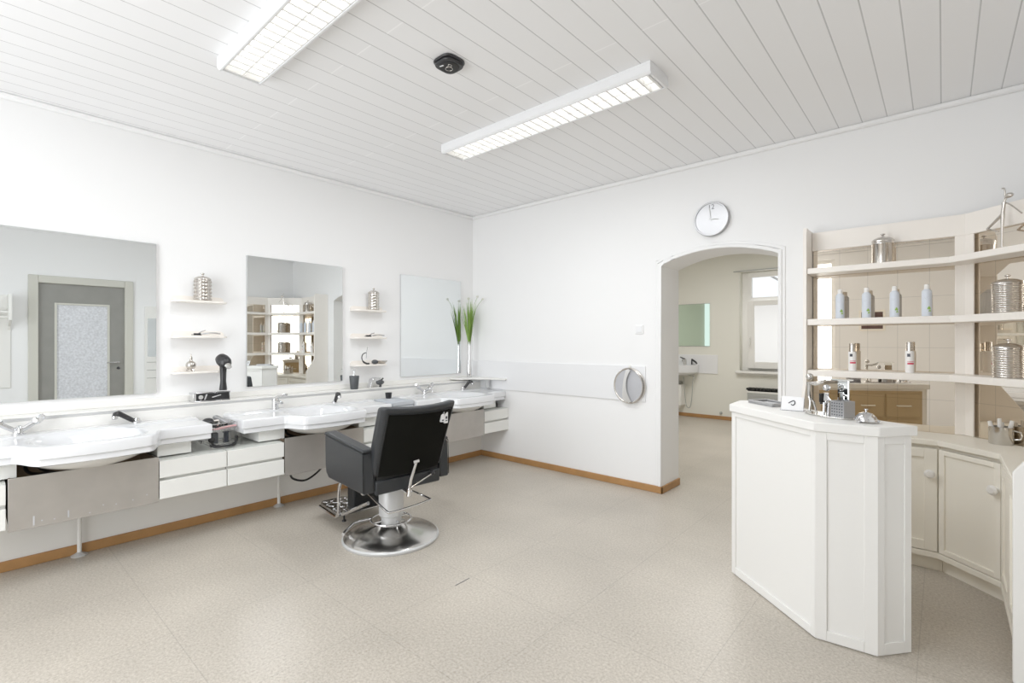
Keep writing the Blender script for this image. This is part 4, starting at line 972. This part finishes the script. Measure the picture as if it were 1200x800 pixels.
# three base cabinets
PF = path(0.29); PB = path(0.0); PP = path(0.262)
cabs = [('cream base cabinet under the worktop along the back wall', [PF[0], PF[1], PB[1], PB[0]], [PP[0], PP[1], PB[1], PB[0]], (PF[0], PF[1])),
        ('cream angled base cabinet with one wide panelled door in the corner', [PF[1], PF[2], PB[2], PB[1]], [PP[1], PP[2], PB[2], PB[1]], (PF[1], PF[2])),
        ('cream base cabinet along the right wall, seen edge-on', [PF[2], PF[3], PB[3], PB[2]], [PP[2], PP[3], PB[3], PB[2]], (PF[2], PF[3]))]
room = (4.0, -1.1)
for k, (lb, pf, pp, (p, q)) in enumerate(cabs):
    t = thing('base_cabinet', lb, 'cabinet', (0, 0, 0))
    cc = sum(pf, Vector((0, 0)))/4
    shr = lambda pts: [c_+(cc-c_)*0.004 for c_ in pts]
    b = B(); b.prism(shr(pf), 0.085, 0.741); b.done('carcass', 'cream', t)
    b = B(); b.prism(shr(pp), 0.0, 0.085); b.done('plinth', 'cream', t)
    d_ = (q-p).normalized(); L = (q-p).length
    b = B(); b.seg(p+d_*0.004, q-d_*0.004, 0.085, 0.118, 0, 0.022, room); b.done('bottom_rail', 'cream', t, bevel=0.003)
    nd = {0: 2, 1: 1, 2: 2}[k]; w_ = (L-0.024)/nd
    for i in range(nd):
        a = p+d_*(0.012+w_*i+0.003); c = p+d_*(0.012+w_*(i+1)-0.003)
        b = B(); b.seg(a, c, 0.122, 0.722, 0.0005, 0.010, room); dr_ = b.done('door', 'cream', t)
        st = 0.055 if k != 1 else 0.028
        fr_ = frame_face(a, c, 0.122, 0.722, st, st, st, st, 0.020, 'door_frame', dr_, 'cream', room)
        nrm_ = Vector((-d_.y, d_.x))
        if nrm_.dot(Vector(room)-p) < 0: nrm_ = -nrm_
        if k == 2: continue
        kp = c-d_*(0.03 if k == 0 else 0.013)
        kz = 0.578 if k == 0 else 0.582
        Mk = Matrix(((d_.x, 0, nrm_.x, kp.x), (d_.y, 0, nrm_.y, kp.y), (0, 1, 0, kz), (0, 0, 0, 1)))
        b = B(); b.lathe([(0.015, 0.018), (0.011, 0.024), (0.012, 0.034), (0.024, 0.042), (0.026, 0.051), (0.017, 0.060), (0, 0.062)], n=20, Mx=Mk); b.done('door_knob', 'deskw', dr_)


# spray cans on the shelves
def leaf_mark(b, r, a, z, s):
    for k in range(3):
        w_ = a+(k-1)*0.16; zz = z+(0.008 if k == 1 else 0.0)*s
        pts = []
        for u, v in ((0, -0.008), (0.006, -0.002), (0.005, 0.005), (0, 0.009), (-0.005, 0.005), (-0.006, -0.002)):
            ang = w_+u*s/r; pts.append((r*math.cos(ang), r*math.sin(ang), zz+v*s))
        vs = b.verts(pts); b.face(vs)
def spray_can(label, loc, rz=0):
    root = thing('spray_can', label, 'spray can', loc, rz, 'pale blue spray cans on the middle shelf')
    r = 0.0255
    b = B(); b.lathe([(r*0.94, 0), (r, 0.003), (r, 0.150), (r*0.93, 0.160), (r*0.60, 0.168), (r*0.56, 0.170)], n=28); bd = b.done('can_body', 'canblue', root)
    b = B(); b.lathe([(r*0.56, 0.170), (r*0.54, 0.195), (r*0.48, 0.199), (0, 0.199)], n=22); b.done('cap', 'canwhite', root)
    b = B(); leaf_mark(b, r+0.0006, -PI/2+0.45, 0.048, 0.85); leaf_mark(b, r+0.0006, -PI/2+0.62, 0.032, 0.55); b.done('leaf_print', 'green', bd)
    b = B()
    for k in range(5):
        a = -PI/2-0.5+k*0.12
        vs = b.verts([((r+0.0005)*math.cos(a+u), (r+0.0005)*math.sin(a+u), 0.11+v+0.006*math.sin(k*1.7)) for u, v in ((0, 0), (0.08, 0.002), (0.08, 0.006), (0, 0.004))]); b.face(vs)
    b.done('brand_print', 'cangrey', bd)
    return root
sc0 = spray_can('pale blue spray can with green leaf, leftmost on the middle shelf', (3.752, -0.15, 1.5055))
for x_, lb in ((3.899, 'pale blue spray can, second from the left on the middle shelf'), (4.046, 'pale blue spray can, third from the left on the middle shelf'), (4.204, 'pale blue spray can nearest the post on the middle shelf')):
    dup(sc0, (x_, -0.15, 1.5055), label=lb)
def white_can(label, loc, h):
    root = thing('hair_spray', label, 'spray can', loc, 0, 'white and silver cans on the lowest shelf')
    r = 0.023
    b = B(); b.lathe([(r*0.95, 0), (r, 0.003), (r, h*0.68), (r*0.9, h*0.70), (0, h*0.70)], n=28); bd = b.done('can_body', 'canwhite', root)
    b = B(); b.lathe([(r*0.82, h*0.70), (r*0.82, h*0.97), (r*0.75, h), (0, h)], n=24); b.done('cap', 'silver', root)
    b = B()
    for z0, z1, a0, a1 in ((h*0.52, h*0.62, -PI/2-0.55, -PI/2+0.15),):
        vs = b.verts([((r+0.0006)*math.cos(a), (r+0.0006)*math.sin(a), z) for a, z in ((a0, z0), ((a0+a1)/2, z0), (a1, z0), (a1, z1), ((a0+a1)/2, z1), (a0, z1))]); b.face(vs)
    b.done('square_mark', 'ink', bd)
    b = B()
    for z0, z1 in ((h*0.27, h*0.33), (h*0.36, h*0.375)):
        for k in range(6):
            a0 = -PI/2-0.5+k*0.25
            vs = b.verts([((r+0.0006)*math.cos(a), (r+0.0006)*math.sin(a), z) for a, z in ((a0, z0), (a0+0.25, z0), (a0+0.25, z1), (a0, z1))]); b.face(vs)
    b.done('red_band', 'red', bd)
    return root
white_can('white spray can with red band and grey cap, left on the lowest shelf', (3.822, -0.15, 1.1525), 0.185)
white_can('white spray can with red band and silver cap, right on the lowest shelf', (4.122, -0.15, 1.1525), 0.195)

# dancer figurine on the top shelf
t = thing('dancer_figurine', 'slim silver dancer figurine standing on the top shelf', 'figurine', (4.525, -0.31, 1.8565), math.radians(-45))
V = Vector
b = B(); b.lathe([(0.02, 0), (0.02, 0.006), (0.008, 0.010)], n=16); b.tube([(0, 0, 0.006), (0.0, 0, 0.10), (0.002, 0, 0.16), (0.004, 0, 0.20)], [0.0055, 0.006, 0.0085, 0.010], 10)
b.tube([(0.002, 0, 0.195), (0.008, 0, 0.235), (0.010, 0, 0.26)], [0.010, 0.008, 0.010], 10)
b.tube([(0.0, 0, 0.195), (-0.04, 0.004, 0.168), (-0.085, 0.006, 0.135)], [0.009, 0.007, 0.006], 10); b.tube([(-0.085, 0.006, 0.135), (-0.045, 0.004, 0.118), (-0.018, 0.002, 0.108)], [0.006, 0.004, 0.0035], 8)
b.tube(smooth([(0.008, 0, 0.262), (0.016, 0, 0.30), (0.012, 0, 0.335), (0.0, 0, 0.34)]), 0.0038, 8)
b.tube(smooth([(0.012, 0, 0.262), (0.045, 0.004, 0.235), (0.095, 0.006, 0.18)]), 0.0036, 8)
b.done('figure', 'silver', t)
b = B(); b.tube([(0.012, 0, 0.262), (0.022, 0, 0.28)], 0.004, 8); b.ball((0.036, 0, 0.292), 0.016, 14, (1.4, 0.8, 0.9)); b.done('head', 'silver', t)

# metal cup with tubes on the worktop
CU = Vector((4.525, -0.255, 0.7745))
b = B(); b.lathe([(0.050, 0), (0.052, 0.003), (0.052, 0.098), (0.049, 0.098), (0.048, 0.006), (0, 0.006)], n=36); b.tube([(0.05, -0.01, 0.03), (0.075, -0.015, 0.035), (0.08, -0.016, 0.055), (0.075, -0.015, 0.075), (0.05, -0.01, 0.08)], 0.004, 8)
tag(b.done('steel_mug', 'steel', loc=CU), 'steel mug holding white tubes on the cream worktop', 'mug')
for k, (dx, dy, tx, ty, hh) in enumerate(((-0.03, -0.01, -0.035, 0.0, 0.125), (-0.005, -0.025, -0.008, -0.01, 0.145), (0.028, -0.008, 0.03, -0.006, 0.135), (0.0, 0.02, 0.012, 0.01, 0.12))):
    lb = ['white tube leaning left in the steel mug', 'broad white tube in the middle of the steel mug', 'slim white tube leaning right in the steel mug', 'white tube at the back of the steel mug'][k]
    b = B(); b.tube([(dx*0.6, dy*0.6, 0.008), (dx+tx*0.3, dy+ty*0.3, hh*0.75), (dx+tx*0.5, dy+ty*0.5, hh)], [0.007, 0.010, 0.009], 10); tag(b.done('white_tube', 'pen', loc=CU), lb, 'tube', 'white tubes in the steel mug')

# items on the desk
t = thing('glass_tray', 'grey rectangular tray at the left end of the reception desk', 'tray', (3.525, -1.03, DT), math.radians(-40))
b = B(); b.box(-0.105, 0.105, -0.062, 0.062, 0, 0.006); b.box(-0.105, 0.105, -0.062, -0.052, 0.006, 0.02); b.box(-0.105, 0.105, 0.052, 0.062, 0.006, 0.02); b.box(-0.105, -0.093, -0.052, 0.052, 0.006, 0.02); b.box(0.093, 0.105, -0.052, 0.052, 0.006, 0.02); b.done('tray_body', 'greyrim', t, bevel=0.003)
b = B(); b.box(-0.06, 0.07, -0.04, 0.04, 0.007, 0.010, Matrix.Rotation(0.15, 4, 'Z')); b.done('paper_slip', 'paper', t)
t = thing('business_card_stand', 'white business card stand with dark swirl beside the metal figures', 'card stand', (3.682, -1.228, DT), math.radians(0))
Mt = Matrix.Rotation(math.radians(-18), 4, 'X')
b = B(); b.box(-0.052, 0.052, 0.0, 0.003, 0.002, 0.076, Mt); cd = b.done('card', 'card', t)
b = B(); b.tube([Mt @ V(p) for p in smooth([(-0.005, -0.001, 0.034), (0.004, -0.001, 0.030), (0.012, -0.001, 0.040), (0.008, -0.001, 0.054), (-0.004, -0.001, 0.050), (-0.018, -0.001, 0.040)])], 0.0026, 6); b.done('swirl_emblem', 'ink', cd)
b = B(); b.box(-0.055, 0.055, 0.004, 0.007, 0.002, 0.07, Mt); b.box(-0.055, 0.055, -0.012, 0.05, 0.0005, 0.003); b.done('stand', 'acrylic', t)
t = thing('metal_hairdresser_sculpture', 'small metal sculpture of a hairdresser and seated client with pen box', 'sculpture', (3.86, -1.33, DT), math.radians(-32))
b = B(); b.prism([(0.125*math.cos(a), 0.05*math.sin(a)) for a in [2*PI*k/32 for k in range(32)]], 0.001, 0.008); b.done('base_plate', 'steel', t, bevel=0.002)
b = B(); b.tube([(-0.095, -0.012, 0.008), (-0.09, -0.01, 0.06), (-0.098, -0.01, 0.09)], 0.005, 8); b.tube([(-0.075, 0.012, 0.008), (-0.083, 0.005, 0.06), (-0.098, -0.01, 0.09)], 0.005, 8)
b.tube([(-0.098, -0.01, 0.088), (-0.10, -0.01, 0.12), (-0.10, -0.008, 0.16)], [0.009, 0.008, 0.011], 10); b.ball((-0.096, -0.008, 0.188), 0.017, 14)
b.tube([(-0.10, -0.008, 0.155), (-0.06, -0.012, 0.150), (-0.015, -0.01, 0.165)], [0.006, 0.005, 0.0045], 8); b.tube([(-0.10, 0.0, 0.155), (-0.065, 0.012, 0.160), (-0.02, 0.006, 0.175)], [0.006, 0.005, 0.0045], 8)
b.tube([(-0.10, -0.014, 0.012), (-0.075, -0.014, 0.010)], 0.008, 8); b.done('standing_figure', 'steel', t)
b = B(); b.tube([(0.0, -0.012, 0.075), (0.0, -0.01, 0.115)], [0.013, 0.011], 10); b.ball((0.0, -0.01, 0.14), 0.017, 14); b.tube([(0.0, -0.012, 0.075), (0.03, -0.03, 0.07), (0.03, -0.036, 0.01)], 0.006, 8); b.tube([(0.0, -0.02, 0.075), (0.012, -0.038, 0.07), (0.012, -0.042, 0.01)], 0.006, 8); b.tube([(0.0, -0.012, 0.11), (0.025, -0.03, 0.09), (0.035, -0.028, 0.08)], 0.0045, 8); b.done('seated_figure', 'chrome', t)
b = B(); b.box(-0.03, 0.03, -0.02, 0.02, 0.058, 0.066); b.box(-0.034, -0.028, -0.02, 0.02, 0.066, 0.11); b.tube([(0, 0, 0.008), (0, 0, 0.058)], 0.009, 10); b.done('small_chair', 'black', t, bevel=0.002)
b = B()
for a in ((0.04, 0.11, -0.034, -0.031), (0.04, 0.11, 0.031, 0.034), (0.04, 0.043, -0.031, 0.031), (0.107, 0.11, -0.031, 0.031)): b.box(a[0], a[1], a[2], a[3], 0.008, 0.085)
pb = b.done('pen_box', 'greyrim', t)
b = B()
for i in range(5):
    for j in range(5): b.lathe([(0.0032, 0), (0.0032, 0.0008), (0, 0.0008)], n=10, Mx=Matrix(((1, 0, 0, 0.05+i*0.0125), (0, 0, -1, -0.034), (0, 1, 0, 0.02+j*0.0135), (0, 0, 0, 1))))
b.done('perforation', 'ink', pb)
b = B(); b.box(0.02, 0.075, 0.036, 0.039, 0.06, 0.175); b.tube([(0.075, 0.037, 0.008), (0.075, 0.037, 0.178)], 0.004, 8); b.box(-0.03, 0.09, 0.015, 0.05, 0.178, 0.184); b.done('small_mirror', 'mirror', t)
t = thing('reception_bell', 'chrome call bell near the right end of the reception desk', 'bell', (4.02, -1.435, DT))
b = B(); b.lathe([(0.040, 0.010), (0.044, 0.010), (0.044, 0.013), (0.038, 0.028), (0.025, 0.042), (0.008, 0.048), (0, 0.048)], n=36); b.done('dome', 'chrome', t)
b = B(); b.lathe([(0.004, 0.046), (0.004, 0.056), (0.008, 0.058), (0.008, 0.062), (0, 0.063)], n=14); b.done('button', 'chrome', t)
for k in range(3):
    a = 2*PI*k/3; b = B(); b.tube([(0.036*math.cos(a), 0.036*math.sin(a), 0.016), (0.05*math.cos(a), 0.05*math.sin(a), 0.007)], [0.006, 0.007], 8); b.done('foot', 'chrome', t)

# ------------------------------------------------------------------ second room
yb = YB
t = thing('wall_mirror', 'green-tinted wall mirror in the room behind the arch', 'mirror', (0.78, yb, 1.27))
B().box(-0.43, 0.43, -0.012, -0.001, 0, 0.745).done('mirror_glass', 'mirrorgreen', t)
b = B(); b.box(-0.432, 0.432, -0.014, -0.001, 0.745, 0.752); b.box(-0.432, 0.432, -0.014, -0.001, -0.007, 0.0); b.done('edge_strip', 'heater', t)
tag(B().box(0.1, 1.345, yb-0.016, yb-0.001, 0.785, 1.115).done('splash_panel', 'panel', bevel=0.003), 'pale splash panel behind the washbasin in the far room', 'panel')
t = thing('small_washbasin', 'round-fronted white washbasin seen through the arch', 'washbasin', (0.70, yb-0.016, 0.94))
pl = [(-0.33, 0), (0.33, 0)]+[(0.36*math.cos(a)*1.0, -0.12-0.36*math.sin(a)) for a in [PI*i/24 for i in range(25)]]
b = B(); n = len(pl)
rings = [(1.0, 0.0), (1.0, -0.03), (0.97, -0.13), (0.80, -0.17), (0.30, -0.20)]
cxy = V((0, -0.18)); prev = None
for sc_, dz in rings:
    r_ = b.verts([((p[0]-cxy.x)*sc_+cxy.x, min(0, (p[1]-cxy.y)*sc_+cxy.y), dz) for p in pl])
    if prev:
        for k in range(n): b.face([prev[k], prev[(k+1) % n], r_[(k+1) % n], r_[k]])
    else: first = r_
    prev = r_
b.face(prev)
prev = first
for sc_, dz in ((0.93, 0.0), (0.85, -0.05), (0.4, -0.11)):
    r_ = b.verts([((p[0]-cxy.x)*sc_+cxy.x, (p[1]-cxy.y)*sc_+cxy.y, dz) for p in pl])
    for k in range(n): b.face([prev[k], prev[(k+1) % n], r_[(k+1) % n], r_[k]])
    prev = r_
b.face(prev); b.done('basin', 'porc', t)
b = B(); b.lathe([(0.028, 0), (0.025, 0.09), (0.0, 0.095)], c=(0.10, -0.07, 0), n=18); b.tube([(0.10, -0.07, 0.06), (0.10, -0.17, 0.08), (0.10, -0.2, 0.06)], 0.012, 10); tp = b.done('mixer_tap', 'chrome', t)
b = B(); b.tube([(0.10, -0.07, 0.09), (0.02, -0.09, 0.13)], [0.016, 0.009], 10); b.done('tap_lever', 'black', tp)
b = B(); b.tube([(0.22, -0.06, 0.0), (0.22, -0.06, 0.10)], 0.012, 10); b.tube([(0.22, -0.06, 0.09), (0.30, -0.10, 0.05), (0.33, -0.12, 0.02)], [0.016, 0.016, 0.013], 10); b.done('hand_shower', 'black', t)
b = B(); b.tube([(0.0, -0.16, -0.20), (0.0, -0.16, -0.30), (0.0, -0.10, -0.33), (0.0, 0.0, -0.33)], 0.03, 12); b.done('drain_pipe', 'heater', t)
b = B(); b.tube(smooth([(0.10, -0.1, -0.18), (0.20, -0.12, -0.19), (0.30, -0.16, -0.21), (0.28, -0.17, -0.30), (0.265, -0.17, -0.55), (0.24, -0.17, -0.72), (0.20, -0.17, -0.76), (0.16, -0.17, -0.70), (0.13, -0.17, -0.45), (0.11, -0.16, -0.22)]), 0.008, 8); b.done('shower_hose', 'heater', t)
t = thing('water_heater', 'cream under-basin water heater in the far room', 'boiler', (0.655, yb, 0.16))
b = B(); b.box(-0.13, 0.13, -0.24, -0.002, 0.04, 0.42); b.done('tank', 'trimw', t, bevel=0.025, seg=3)
b = B(); b.lathe([(0.03, 0.0), (0.035, 0.01), (0.035, 0.04)], c=(0.04, -0.12, 0), n=18); b.done('control_knob', 'trimw', t)
b = B(); b.tube([(-0.03, -0.11, 0.42), (-0.03, -0.11, 0.52)], 0.012, 8); b.done('pipe', 'heater', t)
t = thing('gas_heater', 'grey wall heater with black grille below the far window', 'heater', (2.20, yb, 0.12))
b = B(); b.box(-0.33, 0.33, -0.18, -0.002, 0.0, 0.42); b.done('heater_case', 'heater', t, bevel=0.01)
b = B()
for k in range(14): b.box(-0.34+k*0.049, -0.34+k*0.049+0.036, -0.19, -0.01, 0.44, 0.47)
b.box(-0.34, 0.34, -0.12, -0.08, 0.42, 0.445); b.done('grille', 'rubber', t)
b = B(); b.box(-0.33, 0.33, -0.186, -0.18, 0.395, 0.42); b.done('trim_strip', 'trimw', t)
b = B(); b.box(-0.2, -0.12, -0.186, -0.18, 0.20, 0.28); b.done('badge', 'card', t)
b = B()
for k in range(10): b.box(-0.30, 0.30, -0.183, -0.18, 0.03+k*0.034, 0.045+k*0.034)
b.done('front_slats', 'greyrim', t)
b = B(); b.lathe([(0.026, 0.001), (0.026, 0.01), (0.014, 0.014), (0.012, 0.04), (0, 0.04)], n=18, Mx=on_back(0, 0)); tag(b.done('wall_valve', 'heater', loc=(1.40, yb, 0.115)), 'small round valve low on the far room wall', 'valve')

t = thing('bare_tree', 'pale leafless tree outside the upper pane of the far window', 'tree', (2.2, 9.0, -1.0))
rt = random.Random(11)
M['bark'] = mat('pale_bark', (0.42, 0.41, 0.40), 0.9)
b = B(); b.tube([(0, 0, 0), (0.05, 0, 2.0), (-0.05, 0, 4.0), (0.0, 0, 5.5)], [0.16, 0.13, 0.09, 0.03], 8); tr = b.done('trunk', 'bark', t)
b = B()
for k in range(46):
    z0 = rt.uniform(1.8, 5.0); a = rt.uniform(0, 2*PI); L_ = rt.uniform(0.7, 1.7)
    p0 = Vector((0, 0, z0)); p1 = p0+Vector((L_*math.cos(a)*0.6, L_*math.sin(a)*0.6, L_*0.45)); p2 = p0+Vector((L_*math.cos(a+0.3), L_*math.sin(a+0.3), L_*0.7))
    b.tube([p0, p1, p2], [0.04, 0.025, 0.008], 6)
    for m_ in range(5):
        q0 = p0.lerp(p2, rt.uniform(0.3, 0.95)); q1 = q0+Vector((rt.uniform(-0.5, 0.5), rt.uniform(-0.5, 0.5), rt.uniform(-0.1, 0.5))); b.tube([q0, q1], [0.014, 0.005], 5)
b.done('branches', 'bark', t)
# ------------------------------------------------------------------ seen only in mirrors: coat rack, narrow cabinet, picture
t = thing('coat_rack', 'cream coat rack with hat shelf on the right wall, reflected in left mirror', 'coat rack', (XR, -4.0, 0))
b = B(); b.box(-0.02, -0.001, -0.7, 0.32, 0.75, 1.95); b.done('back_board', 'trimw', t, bevel=0.004)
for y_ in (-0.69, 0.29): 
    b = B(); b.prism([(-0.02, 1.50), (-0.03, 1.50), (-0.06, 1.55), (-0.30, 1.62), (-0.30, 1.95), (-0.02, 1.95)], y_, y_+0.03, Matrix(((1, 0, 0, 0), (0, 0, 1, 0), (0, 1, 0, 0), (0, 0, 0, 1)))); b.done('bracket', 'trimw', t, bevel=0.004)
for x_, z_ in ((-0.12, 1.72), (-0.26, 1.72), (-0.2, 1.66)):
    b = B(); b.tube([(x_, -0.66, z_), (x_, 0.29, z_)], 0.014, 10); b.done('rail', 'trimw', t)
t = thing('tall_cabinet', 'narrow tall cream cabinet on the right wall, a strip in the left mirror', 'cabinet', (XR, -2.16, 0))
b = B(); b.box(-0.05, -0.002, -0.10, 0.10, 0.0, 1.88); b.done('carcass', 'trimw', t, bevel=0.004)
b = B(); b.box(-0.054, -0.05, -0.07, 0.07, 1.12, 1.70); b.done('mirror_inset', 'mirror', t)
for z_ in (0.8, 0.92, 1.04):
    b = B(); b.box(-0.058, -0.05, -0.08, 0.08, z_-0.008, z_); b.done('shelf_slot', 'heater', t)
t = thing('framed_picture', 'small dark framed picture, reflected in the mirror tiles behind the spray cans', 'picture', (3.43, YF, 1.52))
b = B()
for a in ((-0.17, -0.14, 0, 0.33), (0.14, 0.17, 0, 0.33), (-0.14, 0.14, 0, 0.03), (-0.14, 0.14, 0.30, 0.33)): b.box(a[0], a[1], 0.001, 0.022, a[2], a[3])
b.done('picture_frame', 'cream', t)
B().box(-0.14, 0.14, 0.001, 0.012, 0.03, 0.30).done('picture_print', 'picdark', t)

# ------------------------------------------------------------------ camera
cam = bpy.data.cameras.new('camera'); co = bpy.data.objects.new('camera', cam); COL.objects.link(co)
cam.sensor_width = 36.0; cam.lens = 573.0/1200*36.0; cam.clip_start = 0.05; cam.clip_end = 100
co.location = (4.28, -4.136, 1.35); co.rotation_euler = (PI/2, 0, math.radians(41.4))
scene.camera = co

# ------------------------------------------------------------------ light
wd = bpy.data.worlds.new('sky'); scene.world = wd; wd.use_nodes = True
bg = wd.node_tree.nodes['Background']; bg.inputs[0].default_value = (0.92, 0.96, 1.0, 1); bg.inputs[1].default_value = 1.2
def area(name, loc, rot, sx, sy, e, col=(1, 1, 1)):
    l = bpy.data.lights.new(name, 'AREA'); l.shape = 'RECTANGLE'; l.size = sx; l.size_y = sy; l.energy = e; l.color = col
    o = bpy.data.objects.new(name, l); COL.objects.link(o); o.location = loc; o.rotation_euler = rot; return o
area('shop_window_daylight', (2.02, YF-0.25, (WZ0+WZ1)/2), (PI/2, 0, 0), 1.75, WZ1-WZ0, 86, (0.95, 0.978, 1.0))
area('far_window_daylight', ((FX0+FX1)/2, YB+0.35, 1.45), (-PI/2, 0, 0), FX1-FX0, 1.0, 7, (0.97, 0.985, 1.0))
for nm, y_ in (('near_ceiling_light_glow', -1.57), ('front_ceiling_light_glow', -3.113)):
    area(nm, (2.25, y_, H-0.075), (0, 0, 0), 1.6, 0.17, 20, (0.95, 0.978, 1.0))
area('far_room_fill', (2.0, 2.4, H-0.05), (0, 0, 0), 1.2, 1.2, 44, (1.0, 0.99, 0.97))  # added fill lamp without a fixture, brightens the room behind the arch
scene.cycles.diffuse_bounces = 8; scene.cycles.glossy_bounces = 8; scene.cycles.max_bounces = 14; scene.cycles.transparent_max_bounces = 12
scene.cycles.use_denoising = True
scene.view_settings.view_transform = 'Standard'; scene.view_settings.look = 'None'
scene.view_settings.exposure = 0.07; scene.view_settings.gamma = 1.12
